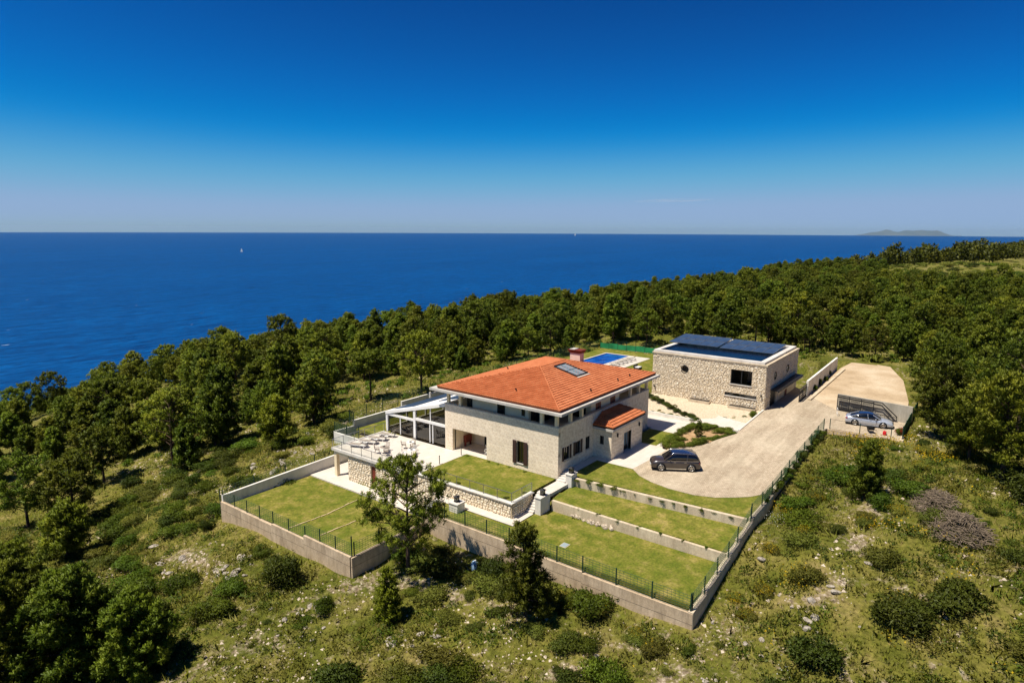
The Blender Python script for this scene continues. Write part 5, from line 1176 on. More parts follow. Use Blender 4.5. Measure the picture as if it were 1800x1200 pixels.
def pine_mesh(kind, H, seed, sub, tn, tl, tw, nb):
    """needle balls gathered in clumps on the limbs"""
    r = np.random.RandomState(seed); cl, limbs = pine_form(kind,H,r); ctr = np.array([0,0,H*.5]); C=[];B=[]
    for c,rad,fl in cl:
        k = max(1 if sub < 1 else 2,int(sub*(rad/(.1*H))**1.5*r.uniform(.75,1.25))); d = nrm(r.normal(size=(k,3))+np.array([0,0,.35])); C.append(c+d*r.uniform(.35,1.12,(k,1))*np.array([rad,rad,rad*fl])); B.append(np.tile(nrm(c-ctr+1e-6),(k,1)))
    C = np.concatenate(C); B = np.concatenate(B); n = len(C); Rp = tl*r.uniform(.75,1.3,n)
    d = nrm(r.normal(size=(n,tn,3))+np.array([0,0,.55 if kind != 'cone' else 1.0])+B[:,None]*.25); R_ = (Rp[:,None]*r.uniform(.75,1.2,(n,tn)))[...,None]; s_ = nrm(np.cross(d,r.normal(size=d.shape))); w_ = tw*r.uniform(.7,1.3,(n,tn,1)); Cc = C[:,None]
    a = Cc+d*R_*.12; flip = (r.rand(n,tn,1) < .5); b0 = np.where(flip,Cc+d*R_-s_*w_,a-s_*w_); b1 = np.where(flip,Cc+d*R_+s_*w_,a+s_*w_); tip = np.where(flip,a,Cc+d*R_)
    V = np.stack([b0,b1,tip],2).reshape(-1,3); F = np.arange(len(V)).reshape(-1,3); nn = nrm(d+np.array([0,0,.25])+r.normal(size=d.shape)*.15); Nn = np.repeat(nn.reshape(-1,3),3,0)
    mb = MB()
    for i,l_ in enumerate(limbs):
        n_ = len(l_); R0 = .022*H if i == 0 else .0075*H; mb.tube(l_,[max(.012,R0*(1-.8*q/(n_-1))) for q in range(n_)],7 if i == 0 else 4,False)
    return V,F,Nn,mb
def pine(label, x, y, kind, H, seed, sub=10, tn=26, tl=.36, tw=.048, nb=1, rz=0, group=None, m='pine', name='pine_tree', sink=.1):
    t = thing(name,label,'tree',(x,y,tz(x,y)-sink),rz,group); V,F,Nn,mb = pine_mesh(kind,H,seed,sub,tn,tl,tw,nb)
    mb.build('trunk','bark',t,local=True); raw('crown',V,F,m,t,normals=Nn); return t
# trees of the foreground, each its own
pine('tall open pine standing before the corner of the two concrete walls',-15.9,3.9,'open',9.9,11,13,40,.30,.032,1).scale = (.86,.86,1)
pine('dense conical pine in front of the wide lawn wall',-15.3,-7.4,'cone',6.8,12,11,40,.32,.028,1)
pine('dense young pine on the open slope below the sedan',11.4,-24.3,'cone',5.2,13,11,40,.26,.026,1)
pine('small yellow-green young pine on stony ground below the wall corner',-20.5,1.1,'cone',3.9,14,8,26,.22,.03,1,m='pine_light',name='young_pine')
pine('big round pine crown filling the near lower corner of the slope',-36.1,15.0,'bushy',7.4,15,13,48,.28,.034,1)
pine('second near pine crown merging with the corner pine',-37.4,22.0,'bushy',6.8,16,12,46,.28,.034,1)
pine('near pine at the very bottom corner of the slope',-33.6,11.2,'bushy',5.6,17,12,46,.26,.032,1)
pine('near pine rising behind the corner pine crowns',-36.0,28.0,'bushy',6.0,18,11,40,.28,.036,1)
pine('near pine hugging the lower edge beside the corner pines',-40.0,18.0,'bushy',8.0,38,11,40,.28,.036,1)
pine('lone pine on the grassy slope towards the sea',-18.1,57.7,'open',7.2,19)
pine('bushy pine on the grassy slope near the left edge',-25.5,45.9,'open',7.4,20)
pine('darker pine beside the bushy one near the left edge',-28.2,51.5,'open',8.0,21)
pine('low bushy pine before the pair near the left edge',-29.0,37.5,'round',5.6,25)
pine('slim pine with a bare trunk behind the conservatory roof',16.9,35.2,'open',9.2,22)
pine('short pine with a bare trunk behind the terrace corner',12.6,41.5,'umbrella',7.4,23)
pine('tall dark pine at the wood edge above the low lawn',-10.9,54.3,'open',10.2,24)
pine('pine with feathery light crown right of the tall dark one',-6.9,50.4,'round',8.2,26)
pine('squat blue-green pine at the foot of the tall dark one',-12.3,47.4,'cone',5.8,27)
pine('layered yellow-green pine above the cream wall',-5.3,38.6,'round',6.6,28,m='pine_light')
pine('broad leafy tree close behind the terrace corner',2.4,41.5,'round',8.6,29,11,26,.32,.06,1)
pine('tall slim pine on the far grassy clearing',-9.1,78.0,'open',8.4,30)
pine('spreading pine at the right edge beyond the brushwood heaps',20.2,-33.6,'round',9.6,31,13,36,.32,.04,1)
pine('pine between the parking corner and the right edge',24.2,-31.0,'round',7.0,32)
pine('tall pine at the right edge behind the spreading one',33.4,-34.6,'open',11.0,33)
pine('thick pine just outside the parking screen',30.6,-28.4,'round',8.2,34)
pine('pine overhanging the gravel lot corner',41.6,-27.2,'round',9.0,35)
pine('second pine overhanging the gravel lot edge',48.5,-27.5,'round',8.6,36)
# forest kinds, shared by the trees of the wood
PK = []
for i,(k,H) in enumerate((('round',8),('pointed',9),('open',9.5),('pointed',7.5),('cone',8),('open',8.5),('umbrella',8.5),('round',9),('pointed',10))):
    V,F,Nn,mb = pine_mesh(k,H,100+i,9,26,.40,.055,1); t = thing('pine_tree','x','tree',(0,0,-500)); tr = mb.build('trunk','bark',t,local=True); cr = raw('crown',V,F,'pine',t,normals=Nn); PK.append([t,H,False])
rp = np.random.RandomState(77)
def inpoly(x, y, poly):
    c = np.zeros(np.shape(x),bool); j = len(poly)-1
    for i in range(len(poly)):
        xi,yi = poly[i]; xj,yj = poly[j]; c ^= ((yi > y) != (yj > y)) & (x < (xj-xi)*(y-yi)/(yj-yi+1e-12)+xi); j = i
    return c
FOREST = [(-75,80),(-44,72),(-30,70),(-22,74),(-14,66),(-9,54),(-3,46),(4,43),(14,47),(28,46),(43,41),(60,35),(66,30),(71,18),(74,2),(75,-9),(73,-20),(62,-25),(52,-29),(40,-32),(30,-38),(22,-43),(22,-56),(55,-75),(215,-58),(225,-20),(275,10),(370,42),(420,70),(300,140),(180,175),(60,190),(-60,190)]
def scatter(n, x0, x1, y0, y1, poly, dmin, keep=None, seed=3):
    """random points with a least distance; keep(x, y, r) takes and returns arrays"""
    r = np.random.RandomState(seed); cell = {}; out = []; X_ = r.uniform(x0,x1,n); Y_ = r.uniform(y0,y1,n); k_ = np.ones(n,bool)
    if poly is not None: k_ &= inpoly(X_,Y_,poly)
    if keep: k_ &= keep(X_,Y_,r)
    X_ = X_[k_]; Y_ = Y_[k_]; D_ = np.broadcast_to(dmin(X_,Y_) if callable(dmin) else dmin,X_.shape)
    for x,y,d in zip(X_.tolist(),Y_.tolist(),D_.tolist()):
        i,j = int(x//4),int(y//4); k = int(d//4)+1
        if any((x-q[0])**2+(y-q[1])**2 < d*d for a in range(i-k,i+k+1) for b in range(j-k,j+k+1) for q in cell.get((a,b),())): continue
        cell.setdefault((i,j),[]).append((x,y)); out.append((x,y))
    return out
def seen(pts, top):
    """points whose top shows over the land between them and the photographer's stand"""
    if not len(pts): return pts
    P = np.array(pts); z = terr0(P[:,0],P[:,1])+top; ok = np.ones(len(P),bool)
    for u in np.linspace(.25,.96,60): ok &= CPOS[2]+(z-CPOS[2])*u > terr0(CPOS[0]+(P[:,0]-CPOS[0])*u,CPOS[1]+(P[:,1]-CPOS[1])*u)+(2.5 if u > .5 else 0)
    return [p for p,o in zip(pts,ok) if o]
camx,camy = CPOS[0],CPOS[1]
dist = lambda x,y: np.hypot(x-camx,y-camy)
def gaps(x,y,r):      # clearings in the wood
    g = vnoise(x,y,26,9); return g > np.where((dist(x,y) < 175) & ~((x > 60) & (x < 110) & (y > -12)),-.27,-.40)
TP = scatter(16000,-75,420,-70,190,FOREST,lambda x,y: np.where(dist(x,y) < 170,3.9,5.0),gaps,3); TP = seen(TP,9)
TP.sort(key=lambda q: dist(*q)); near_t = TP[:268]; far_t = TP[268:]
for (x,y) in near_t:
    i = rp.choice(len(PK),p=[.10,.15,.13,.14,.12,.11,.05,.07,.13]); k = PK[i]; s = rp.uniform(.55,1.06); loc = (x,y,tz(x,y)-.15)
    right = y < -5
    lb,gp = ('pine of the wood on the land side beyond the gravel lot','pines beyond the gravel lot') if right else (('pine of the dark wood falling towards the sea','pines on the seaward slope') if x < 45 else ('pine of the wood spreading behind the annex','pines behind the annex'))
    if not k[2]: o = k[0]; k[2] = True; o.location = loc; o.rotation_euler = (0,0,rp.uniform(0,6.3)); o.scale = (s,s,s*rp.uniform(.9,1.1)); o['label'] = lb; o['group'] = gp
    else:
        o = k[0].copy(); COL.objects.link(o)
        for ch in k[0].children:
            c_ = ch.copy(); COL.objects.link(c_); c_.parent = o
        o.location = loc; o.rotation_euler = (rp.uniform(-.03,.03),rp.uniform(-.03,.03),rp.uniform(0,6.3)); o.scale = (s,s,s*rp.uniform(.9,1.1)); o['label'] = lb; o['group'] = gp
for k in PK:
    if not k[2]:
        for ch in list(k[0].children): bpy.data.objects.remove(ch)
        bpy.data.objects.remove(k[0])
# the wood beyond: one mass, the same crowns spread over points by geometry nodes
def gn_wood(name, pts, sources, r, smin, smax, label):
    Q = np.array(pts); Z_ = terr(Q[:,0],Q[:,1])-.15; me = bpy.data.meshes.new(name); me.vertices.add(len(Q)); me.vertices.foreach_set('co',np.stack([Q[:,0],Q[:,1],Z_],-1).astype(np.float32).ravel())
    for nm,dt,val in(('rot','FLOAT_VECTOR',np.stack([r.uniform(-.03,.03,len(Q)),r.uniform(-.03,.03,len(Q)),r.uniform(0,6.283,len(Q))],-1)),('sc','FLOAT_VECTOR',r.uniform(smin,smax,len(Q))[:,None]*np.stack([np.ones(len(Q)),np.ones(len(Q)),r.uniform(.85,1.15,len(Q))],-1)),('kind_of','INT',r.randint(0,len(sources),len(Q)))):
        a = me.attributes.new(nm,dt,'POINT'); a.data.foreach_set('vector' if dt == 'FLOAT_VECTOR' else 'value',np.asarray(val,np.int32 if dt == 'INT' else np.float32).ravel())
    o = bpy.data.objects.new(name,me); COL.objects.link(o); ng = bpy.data.node_groups.new(name,'GeometryNodeTree'); ng.interface.new_socket('Geometry',in_out='INPUT',socket_type='NodeSocketGeometry'); ng.interface.new_socket('Geometry',in_out='OUTPUT',socket_type='NodeSocketGeometry')
    N = ng.nodes; Lk = ng.links; gi = N.new('NodeGroupInput'); go_ = N.new('NodeGroupOutput'); ip = N.new('GeometryNodeInstanceOnPoints'); gt = N.new('GeometryNodeJoinGeometry'); ip.inputs['Pick Instance'].default_value = True
    def attr(nm,dt):
        a = N.new('GeometryNodeInputNamedAttribute'); a.data_type = dt; a.inputs['Name'].default_value = nm; return a.outputs['Attribute']
    for s_ in reversed(sources):
        oi = N.new('GeometryNodeObjectInfo'); oi.transform_space = 'ORIGINAL'; oi.inputs['Object'].default_value = s_; oi.inputs['As Instance'].default_value = True; Lk.new(oi.outputs['Geometry'],gt.inputs[0])
    Lk.new(gi.outputs[0],ip.inputs['Points']); Lk.new(gt.outputs[0],ip.inputs['Instance']); Lk.new(attr('kind_of','INT'),ip.inputs['Instance Index']); Lk.new(attr('rot','FLOAT_VECTOR'),ip.inputs['Rotation']); Lk.new(attr('sc','FLOAT_VECTOR'),ip.inputs['Scale']); Lk.new(ip.outputs[0],go_.inputs[0])
    md = o.modifiers.new('wood','NODES'); md.node_group = ng; o['kind'] = 'stuff'; me.materials.append(MAT['pine']); return tag(o,label,'forest')
SRC = [c_ for k in PK if k[2] for c_ in k[0].children if c_.name.startswith('crown')]
gn_wood('forest',far_t,SRC,rp,.55,1.0,'dark pine wood running on to the sea edge')
def mass(pts, name, m, lods, r, smin=.75, smax=1.15, parent=None):
    Vs=[];Ns=[]; Q = np.array(pts); ZQ = terr(Q[:,0],Q[:,1]).tolist()
    for (x,y),z_ in zip(pts,ZQ):
        V,Nn = lods[r.randint(len(lods))]; a = r.uniform(0,6.283); c_,s_ = math.cos(a),math.sin(a); M_ = np.array([[c_,-s_,0],[s_,c_,0],[0,0,1]]).T; sc = r.uniform(smin,smax); Vs.append(V@M_*np.array([sc,sc,sc*r.uniform(.9,1.1)])+np.array([x,y,z_-.2])); Ns.append(Nn@M_)
    V = np.concatenate(Vs); return raw(name,V,np.arange(len(V)).reshape(-1,3),m,kind='stuff',normals=np.concatenate(Ns))
# wooded ridge far along the coast
RIDGE = [(420,60),(420,-25),(600,-60),(900,-75),(1500,-120),(2200,-160),(2200,120),(1000,60)]
RP = seen(scatter(5200,420,2200,-160,120,RIDGE,9.5,None,5),9); 
LR = []
for i in range(3):
    V,F,Nn,mb = pine_mesh('round',9,300+i,.1,4,1.3,.45,1); LR.append((V,Nn))
o = mass(RP,'forest','pine_far',LR,rp,.9,1.5); tag(o,'distant wooded ridge below the island','forest')
# shrubs ------------------------------------------------------------------
def shrub_mesh(seed, rx, h, n, leaf, nb=3, lobes=7):
    r = np.random.RandomState(seed); Vs=[];Fs=[];Ns=[];o=0
    for j in range(lobes):
        a = r.uniform(0,6.283); q = r.uniform(.15,.62)*rx; c = np.array([math.cos(a)*q,math.sin(a)*q,h*r.uniform(.25,.62)]); rad = rx*r.uniform(.38,.58)
        P,d = clump(c,rad,h/rx*.62,n//lobes,r,.6); k = P[:,2] > -.05; P = P[k]; d = d[k]
        V,F,Nn = blades(P,d+np.array([0,0,.2]),nrm(d+np.array([0,0,.3])),leaf,leaf*.45,nb,r,.9); Vs.append(V);Fs.append(F+o);Ns.append(Nn);o+=len(V)
    return np.concatenate(Vs),np.concatenate(Fs),np.concatenate(Ns)
SK = {}
for nm,m_ in(('shrub','shrub'),('shrub_dark','shrub_dark'),('shrub_olive','shrub_olive'),('lavender','lavender')):
    for i in range(3):
        V,F,Nn = shrub_mesh(400+i*7+len(nm),1.,(.95,.75,1.15)[i],1500,.105,3,(9,7,11)[i]); me = raw('shrub',V,F,m_,normals=Nn); SK[nm,i] = me.data; bpy.data.objects.remove(me)
def shrub(label, x, y, kind, s, h=1., group=None, name='shrub', z=None, cat='shrub'):
    r_ = random.Random(int(x*131+y*17)); o = bpy.data.objects.new(name,SK[kind,r_.randrange(3)]); COL.objects.link(o)
    o.location = (x,y,(tz(x,y) if z is None else z)-.06); o.rotation_euler = (0,0,r_.uniform(0,6.3)); o.scale = (s,s*r_.uniform(.85,1.15),s*h); return tag(o,label,cat,group)
# the ones the photo singles out
shrub('large dark green bush before the stepped wall of the low lawn',-22.4,11.8,'shrub_dark',2.1,1.15)
shrub('smaller leafy bush against the stepped wall',-20.6,17.2,'shrub',1.0,1.1); shrub('bush at the far corner of the stepped wall',-20.2,27.4,'shrub_dark',.8,1.6)
shrub('broad low dark bush at the bottom middle of the slope',-27.5,-1.8,'shrub_dark',2.3,.75); shrub('low olive bush beside the broad dark one',-25.0,-5.0,'shrub_olive',1.7,.7)
shrub('dark bush in the shade under the tall open pine',-14.2,1.8,'shrub_dark',1.5,.9); shrub('dark bush between the tall pine and the lawn wall',-12.6,-2.2,'shrub_dark',1.5,.9); shrub('bush at the foot of the lawn wall behind the conical pine',-12.4,-9.6,'shrub',1.2,1.0)
shrub('spreading dark bush on the slope below the brushwood heap',-1.5,-31.2,'shrub_dark',2.4,.8); shrub('second spreading dark bush on the slope below the brushwood heap',-4.6,-28.8,'shrub_dark',2.2,.8); shrub('dark green bush by the stony patch in the lower slope',-10.2,-25.4,'shrub_dark',1.9,.9)
shrub('wide dark bush at the lower edge of the open slope',-12.5,-30.0,'shrub_dark',2.2,.7); shrub('bush tucked under the dense young pine',10.2,-25.6,'shrub',1.5,.8); shrub('round dark bush above the low lawn on the sea side',-1.6,42.6,'shrub_dark',2.3,1.1); shrub('bright green bush above the low lawn wall',-5.6,36.8,'shrub',1.6,.9)
shrub('dark bush beyond the brushwood heaps',17.5,-35.5,'shrub_dark',2.6,.8); shrub('second dark bush beyond the brushwood heaps',21.5,-37.5,'shrub_dark',2.8,.9)
for i,(x,y,k,q) in enumerate(((-14.5,41.5,'shrub',1.5),(-17.5,38.5,'shrub_dark',1.4),(-12.0,38.2,'shrub',1.2),(-8.6,44.5,'shrub_dark',1.9),(-20.5,44.5,'shrub',1.6),(-23.0,38.0,'shrub_olive',1.5),(-25.5,33.0,'shrub',1.4),(-21.5,33.2,'shrub_dark',1.2),(-28.0,30.5,'shrub_dark',1.6),(-31.5,27.0,'shrub',1.8),(-29.5,21.5,'shrub',2.0),(-27.0,19.0,'shrub',1.7),(-30.5,16.5,'shrub_dark',1.6),(-3.2,35.2,'shrub',1.5),(4.5,37.2,'shrub',1.6),(-25.5,14.2,'shrub',1.6),(-28.8,12.4,'shrub',1.3))):
    shrub('leafy bush in the thicket between the low lawn and the left pines',x,y,k,q,.85,'bushes of the left thicket')
def wild(x,y):
    x = np.asarray(x,float); y = np.asarray(y,float); k = np.ones(np.shape(x),bool)
    for p in PLOTS: k = k & ~((x > p[0]-1.0) & (x < p[1]+1.0) & (y > p[2]-1.0) & (y < p[3]+1.0))
    return k
def sk_keep(x,y,r):
    return wild(x,y) & ~((x > 36) & (x < 75) & (y > -26) & (y < -8)) & ((vnoise(x,y,11,12) > .0) | (r.rand(len(x)) < .07))
SP = scatter(9000,-60,95,-62,95,None,lambda x,y: .95+.012*dist(x,y),sk_keep,21)
fw = np.array([_f[0],_f[1]]); fw /= np.linalg.norm(fw)
def bearing(q): return abs(math.atan2(-(q[0]-camx)*fw[1]+(q[1]-camy)*fw[0],(q[0]-camx)*fw[0]+(q[1]-camy)*fw[1]))
SP = [q for q in SP if dist(*q) > 18 and bearing(q) < 1.15]
SP.sort(key=lambda q: dist(*q)+(1000 if bearing(q) > .74 else 0)); rs = random.Random(4)
for i,(x,y) in enumerate(SP[:285]):
    k = rs.choices(['shrub','shrub_dark','shrub_olive'],[.36,.30,.34])[0]; s = rs.choice([.5,.7,.9,1.2,1.6,2.0])*(1 if dist(x,y) < 60 else 1.15)
    lb = {'shrub':'green wild shrub on the scrub slope','shrub_dark':'dark wild shrub on the scrub slope','shrub_olive':'olive wild shrub on the scrub slope'}[k]
    shrub(lb,x,y,k,s,rs.uniform(.42,.8),lb.split(' on')[0]+'s of the scrub slope')
def lowmass(pts, name, m, seed, n, leaf, smin, smax, h, label, cat):
    r = np.random.RandomState(seed); lods = [(lambda q: (q[0],q[2]))(shrub_mesh(seed+i,1.,h,n,leaf,2,4)) for i in range(4)]; o = mass(pts,name,m,lods,r,smin,smax); tag(o,label,cat)
lowmass(SP[285:2100],'undergrowth','shrub',600,90,.3,.6,1.5,.7,'low green scrub filling the slope between the trees','undergrowth')
FP = scatter(6000,-75,420,-70,185,None,lambda x,y: 5.5,lambda x,y,r: (dist(x,y) > 120) & wild(x,y) & (terr0(x,y) > -35),23); FP = seen(FP,4.5)
lowmass(FP[:1300],'undergrowth','shrub_olive',640,60,.5,.9,2.4,.6,'olive scrub between the distant pines','undergrowth')
# low ground cover close to the walls, three kinds
for q,(m_,n_,lb) in enumerate((('shrub_olive',2600,'low olive ground cover knitted into the slope'),('shrub',1500,'low green ground cover knitted into the slope'),('shrub_dark',1300,'low dark heath knitted into the slope'))):
    GP = scatter(n_*7,-48,46,-70,56,None,.55,lambda x,y,r: wild(x,y) & (dist(x,y) < 88) & (vnoise(x,y,5.5,70+q) > -.05) & (bare(x,y) < r.rand(len(x))*.8) & ~((x > 36) & (x < 75) & (y > -26) & (y < -8)),80+q)
    GP = [g_ for g_ in GP if bearing(g_) < 1.05][:int(n_*1.35)]
    lowmass(GP,'ground_cover',m_,660+q*9,52,.19,.4,1.25,.6,lb,'ground cover')
# yellow flowering broom
YB = [(-6.6,-19.2),(-7.6,-20.4),(6.2,-19.3),(13.8,-19.6),(15,-21.8),(6.4,-25.1),(9.2,-26.8),(-.7,-19.8),(-12.3,-8.6),(-12.2,-11.6),(25.1,-27.2),(19.8,-27.6),(28,-30.7),(-5.0,-20.6),(24.9,-29),(-12.6,-14.6),(2.6,-21.4),(17.5,-25.4),(10,-20.8)]
for i,(x,y) in enumerate(YB):
    o = shrub('yellow flowering broom bush on the slope below the drive',x,y,'shrub_olive',rs.uniform(.7,1.2),rs.uniform(.6,.85),'yellow broom bushes','broom_bush'); V,F,Nn = shrub_mesh(720+i%5,1.02,.98,420,.07,2,9); raw('blossom',V*1.03,F,'flower_yellow',o,normals=Nn)
# bushes dotting the open land far right
rs2 = random.Random(9)
for i in range(46):
    x = rs2.uniform(150,420); y = rs2.uniform(-52,0)+(x-150)*.09
    shrub('round bush dotting the open land beyond the wood',x,y,rs2.choice(['shrub','shrub_dark','shrub_olive']),rs2.uniform(2.,4.5),rs2.uniform(.5,.8),'bushes of the open land')
# grass, flowers, stones ---------------------------------------------------
rg_ = np.random.RandomState(31)
def field(n, x0, x1, y0, y1, seed, dens=None):
    r = np.random.RandomState(seed); x = r.uniform(x0,x1,n); y = r.uniform(y0,y1,n); k = np.ones(n,bool)
    for p in PLOTS: k &= ~((x > p[0]-.3) & (x < p[1]+.3) & (y > p[2]-.3) & (y < p[3]+.3))
    k &= ~((x > 36) & (x < 74) & (y > -25) & (y < -8)); dx = x-camx; dy = y-camy; fwd = dx*fw[0]+dy*fw[1]; lat = -dx*fw[1]+dy*fw[0]; k &= (fwd > 14) & (np.abs(lat) < fwd*1.25+6)
    if dens is not None: k &= r.rand(n) < dens(x,y)
    x = x[k]; y = y[k]; return np.stack([x,y,terr(x,y)-.03],-1), r
def tuftfield(name, m, P, r, L, W_, nb, label, cat='grass', spread=.6):
    U = np.tile([0,0,1.],(len(P),1)); V,F,Nn = blades(P,U,U,L,W_,nb,r,spread,.75); return tag(raw(name,V,F,m,kind='stuff',normals=Nn),label,cat)
gd = lambda x,y: np.clip(.75+1.1*vnoise(x,y,6,41),.08,1)*(1-.8*bare(x,y))
P,r = field(135000,-46,48,-66,66,51,gd); tuftfield('grass','grass_wild',P,r,.30,.06,4,'tall wild grass over the stony slope')
P,r = field(60000,-46,40,-55,60,52,lambda x,y: np.clip(.25+1.6*vnoise(x,y,9,42),0,1)); tuftfield('dry_grass','grass_dry',P,r,.30,.05,4,'straw coloured dry grass in patches on the slope')
P,r = field(26000,-60,200,-60,110,53,gd); tuftfield('grass','grass_wild',P,r,.7,.16,3,'rough grass in the clearings of the wood')
def flowers(name, m, n, box, seed, label, dens, size=.10):
    P,r = field(n,*box,seed,dens); P = P+np.stack([r.normal(0,.1,len(P)),r.normal(0,.1,len(P)),r.uniform(.3,.65,len(P))],-1); U = np.tile([0,0,1.],(len(P),1)); V,F,Nn = blades(P,U,U,size,size,3,r,1.2,.7); return tag(raw(name,V,F,m,kind='stuff',normals=Nn),label,'flowers')
flowers('wildflowers','flower_yellow',42000,(-22,36,-38,-8),61,'yellow wildflowers in drifts below the drive fence',lambda x,y: np.clip(4.2*vnoise(x,y,3.2,43)-1.05,0,1)*np.clip((y+40)/14,0,1))
flowers('wildflowers','flower_white',14000,(-14,20,-30,-17),62,'small white wildflowers outside the climbing concrete wall',lambda x,y: np.clip(5*vnoise(x,y,2.4,44)-1.6,0,1),.06)
def stone_mesh(seed):
    bm = bmesh.new(); bmesh.ops.create_icosphere(bm,subdivisions=2,radius=1); r = random.Random(seed); sx,sy,sz = r.uniform(.8,1.3),r.uniform(.6,1),r.uniform(.4,.75); pl = [(Vector((r.gauss(0,1),r.gauss(0,1),r.gauss(0,1))).normalized(),r.uniform(.55,.85)) for _ in range(9)]
    for v in bm.verts:
        for n_,d_ in pl:
            e_ = v.co.dot(n_)-d_
            if e_ > 0: v.co -= n_*e_
        v.co = Vector((v.co.x*sx,v.co.y*sy,v.co.z*sz))
    me = bpy.data.meshes.new('boulder'); bm.to_mesh(me); bm.free(); me.materials.append(MAT['rock']); return me
BM_ = [stone_mesh(i) for i in range(7)]; rb_ = random.Random(12)
def boulder(x, y, s, label, group):
    o = bpy.data.objects.new('boulder',BM_[rb_.randrange(7)]); COL.objects.link(o); o.location = (x,y,tz(x,y)+s*.12); o.rotation_euler = (rb_.uniform(-.3,.3),rb_.uniform(-.3,.3),rb_.uniform(0,6.3)); o.scale = (s,)*3; tag(o,label,'rock',group)
for cx_,cy_,n_,sp,s0,s1,lb in((-20.8,-1.8,14,1.6,.14,.38,'pale boulder in the loose group below the conical pine'),(-24.5,6.5,10,1.8,.12,.34,'pale rock on the stony ground below the wall corner'),(-24.2,17.5,16,1.8,.14,.5,'pale rock in the outcrop beside the large dark bush'),(-9.0,34.5,18,3.0,.15,.5,'pale rock scattered above the cream wall'),
    (-3.5,-23.5,14,3.2,.12,.42,'pale rock on the open slope below the young pine'),(-13,-21,12,2.6,.1,.3,'pale stone near the corner of the climbing wall'),(2.5,37,10,2.2,.15,.4,'pale rock by the fence behind the terrace'),(-27,25,12,2.6,.2,.6,'grey rock in the outcrop near the left pines'),(-19,-14,10,2.4,.12,.36,'pale rock at the bottom of the slope below the lawn wall'),(100,-22,12,14,.4,1.1,'pale rock in the open land beyond the wood'),(36,-28.5,10,2.4,.14,.4,'pale stone outside the parking wall')):
    for i in range(n_):
        x = cx_+rb_.gauss(0,sp*.7); y = cy_+rb_.gauss(0,sp*.7)
        if wild(x,y): boulder(x,y,rb_.uniform(s0,s1)*rb_.choice([.7,1,1]),lb,lb.split(' ',1)[1])
P,r = field(260000,-46,46,-50,60,71,lambda x,y: np.clip(3.4*vnoise(x,y,4.5,45)-.45,0,1)*.16+bare(x,y)*.34*np.clip(.5+1.5*vnoise(x,y,1.6,46),0,1))
N_ = len(P); base = np.array([[1,0,0],[-.5,.86,0],[-.5,-.86,0],[.15,.1,.75]]); s_ = r.uniform(.03,.12,N_)*r.choice([1,1,1,1.8],N_); a_ = r.uniform(0,6.283,N_); ca,sa = np.cos(a_),np.sin(a_)
Vq = base[None]*s_[:,None,None]*r.uniform(.7,1.3,(N_,4,1)); Vq = np.stack([Vq[:,:,0]*ca[:,None]-Vq[:,:,1]*sa[:,None],Vq[:,:,0]*sa[:,None]+Vq[:,:,1]*ca[:,None],Vq[:,:,2]],-1)+P[:,None]+np.array([0,0,.03])
Fq = (np.arange(N_)*4)[:,None,None]+np.array([[0,1,3],[1,2,3],[2,0,3]])[None]
tag(raw('rubble',Vq.reshape(-1,3),Fq.reshape(-1,3),'rubble',kind='stuff'),'pale limestone rubble strewn over the slope','rubble')
# garden plants ------------------------------------------------------------
def gshrub(label,x,y,z,kind,s,h,group=None,name='garden_shrub'): return shrub(label,x,y,kind,s,h,group,name,z,'plant')
for i in range(13):
    y = -2.0-i*1.18; x = .28+1.05*(-y-1.75)/15.6-.12
    gshrub('trailing green creeper hanging over the upper garden wall',x,y+rs.uniform(-.2,.2),.35,'shrub',rs.uniform(.28,.55) if i < 5 else rs.uniform(.18,.36),.7,'creepers on the upper garden wall','creeper')
for i in range(7): gshrub('small green plant on the broken low wall',-3.45,-4.5-i*1.9,-.55,'shrub',rs.uniform(.15,.28),.8,'plants on the low wall','creeper')
for i in range(24):
    x = 5.5+i*.92; gshrub('creeper climbing the drive fence',x,-17.55+rs.uniform(-.25,.1),float(np.interp(x,[7,28],[.6,1.4])),'shrub' if rs.random() < .7 else 'shrub_dark',rs.uniform(.35,.75),rs.uniform(.8,1.3),'creepers along the drive fence','creeper')
for i,x in enumerate((-.45,-.4,-.42,-.38,-.4)):
    y = (11.0,8.2,7.0,5.6,3.6)[i]; lb = ['at the terrace corner','under the loggia end','beside the loggia','left of the french window','below the french window'][i]
    gshrub('small yellow-green plant at the house wall %s'%lb,x,y,0,'lavender',.22,.8); 
for i,(x,y,lb) in enumerate(((-6.6,9.6,'behind the railing, far end'),(-6.6,6.8,'behind the railing, middle'),(-6.5,1.2,'at the railing corner'),(-4.5,.6,'at the railing end'))): gshrub('small yellow bush %s'%lb,x,y,0,'lavender',.3,.8)
bedp = [(13.2,-5.2),(13.9,-4.6),(14.8,-4.5),(15.8,-4.5),(16.8,-4.45),(17.8,-4.5),(18.8,-4.5),(19.8,-4.6),(20.8,-4.6),(21.6,-4.8),(22.3,-5.6),(22.5,-6.6),(22.4,-7.6),(22.2,-8.7),(21.5,-9.2),(20.4,-8.9),(19.3,-8.5),(18.4,-8.2),(15.9,-7.5),(15.0,-7.0),(14.2,-6.3),(13.6,-5.9),(16.7,-7.7),(14.6,-5.5),(15.5,-5.4),(16.6,-5.5),(21.5,-6.3),(21.4,-7.8)]
for (x,y) in bedp: gshrub('clump of feathery ornamental grass in the driveway bed',x,y,.7,'lavender',rs.uniform(.6,.85),rs.uniform(.85,1.1),'ornamental grasses of the driveway bed','ornamental_grass')
pine('little conifer in the middle of the driveway bed',18.6,-6.5,'cone',1.9,40,6,14,.12,.02,1,name='young_pine'); bpy.data.objects[[o.name for o in bpy.data.objects if o.get('label') == 'little conifer in the middle of the driveway bed'][0]].location.z = .72
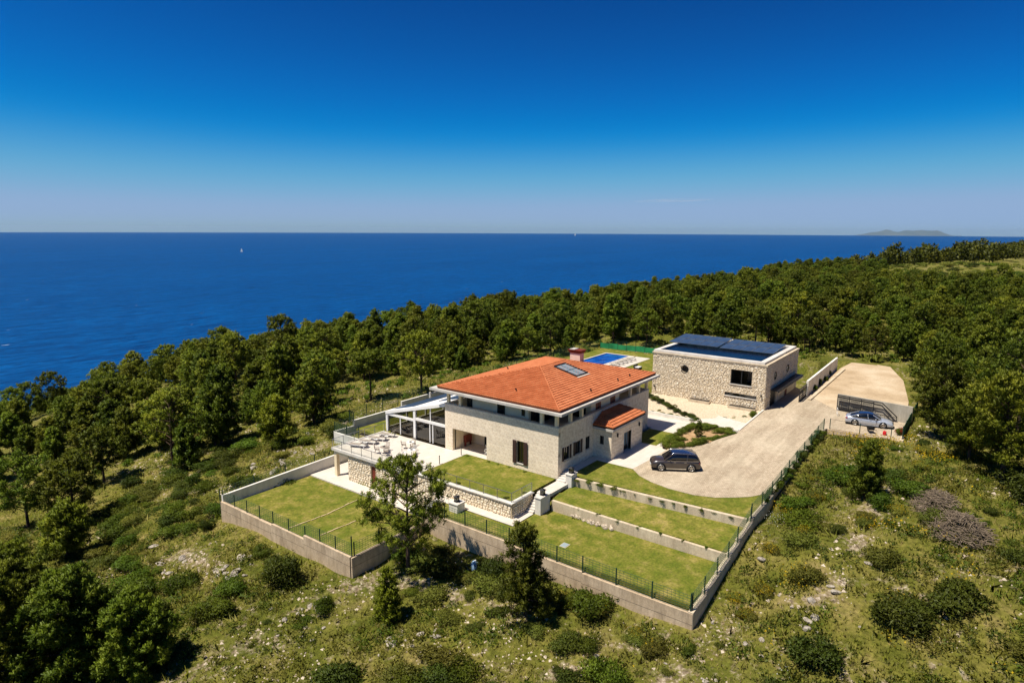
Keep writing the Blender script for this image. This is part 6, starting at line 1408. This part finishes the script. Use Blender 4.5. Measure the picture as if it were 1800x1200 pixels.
for i in range(9):
    q = i/8; gshrub('low dark hedge plant in the row across the planted slope',29.4-4.9*q,4.6-8.6*q,.72+.09*(5.4-4.9*q),'shrub_dark',.85,.8,'hedge row on the planted slope','hedge_plant')
for i in range(6): gshrub('tuft of green along the edge of the white steps',25.0+.9*i,-5.6-(0 if i < 2 else .9*(i-1)),.8+.05*i,'shrub',.5,.6,'edge plants by the white steps','hedge_plant')
gshrub('green bush at the annex corner by the kerb',29.2,-9.2,1.15,'shrub',.8,.9)
for i,(x,y) in enumerate(((24.6,2.0),(25.5,1.4),(24.5,.5),(24.5,-.5),(24.5,-1.5),(24.5,-2.6))): gshrub(['dark round cushion plant behind the white low wall, first from the villa','tall reddish grass clump on the planted slope','brown tufted plant behind the white low wall','bright lime cushion plant behind the white low wall, next to the brown tuft','bright lime cushion plant in the middle of the white low wall','bright lime cushion plant nearest the white steps'][i],x,y,.8,('shrub_dark','shrub_olive','shrub_olive','lavender','lavender','lavender')[i],.42,.8)
for i,(x,y) in enumerate(((30.6,-24.5),(31.6,-24.6))):
    o = gshrub(['red flowering bush in the parking corner','second red flowering bush along the mesh screen'][i],x,y,1.45,'shrub',.55,1.5); V,F,Nn = shrub_mesh(700+i,1.,1.0,160,.16,2,6); raw('blossom',V*1.04,F,'flower_red',o,normals=Nn)
for i,(x,y) in enumerate(((46,-12.9),(49.5,-12.8),(53,-12.7),(57,-12.5))): gshrub('climbing plant on the pale driveway wall, %s from the open gate'%['first','second','third','fourth'][i],x,y+.5,1.7,'shrub',.55,1.8,None,'creeper')
# haze: pale air over land and sea -----------------------------------------
m = bpy.data.materials.new('haze'); m.use_nodes = True; n = m.node_tree.nodes; l = m.node_tree.links; n.clear()
ho = n.new('ShaderNodeOutputMaterial'); pv = n.new('ShaderNodeVolumePrincipled'); pv.inputs['Color'].default_value = (.55,.76,1,1); pv.inputs['Density'].default_value = .8e-5; pv.inputs['Anisotropy'].default_value = .2
l.new(pv.outputs[0],ho.inputs['Volume']); MAT['haze'] = m
HAZE = True
if HAZE:
    o = MB().box(-70000,70000,-70000,70000,-430,140).build('haze','haze'); tag(o,'thin pale sea haze over the whole view','haze',kind='stuff')
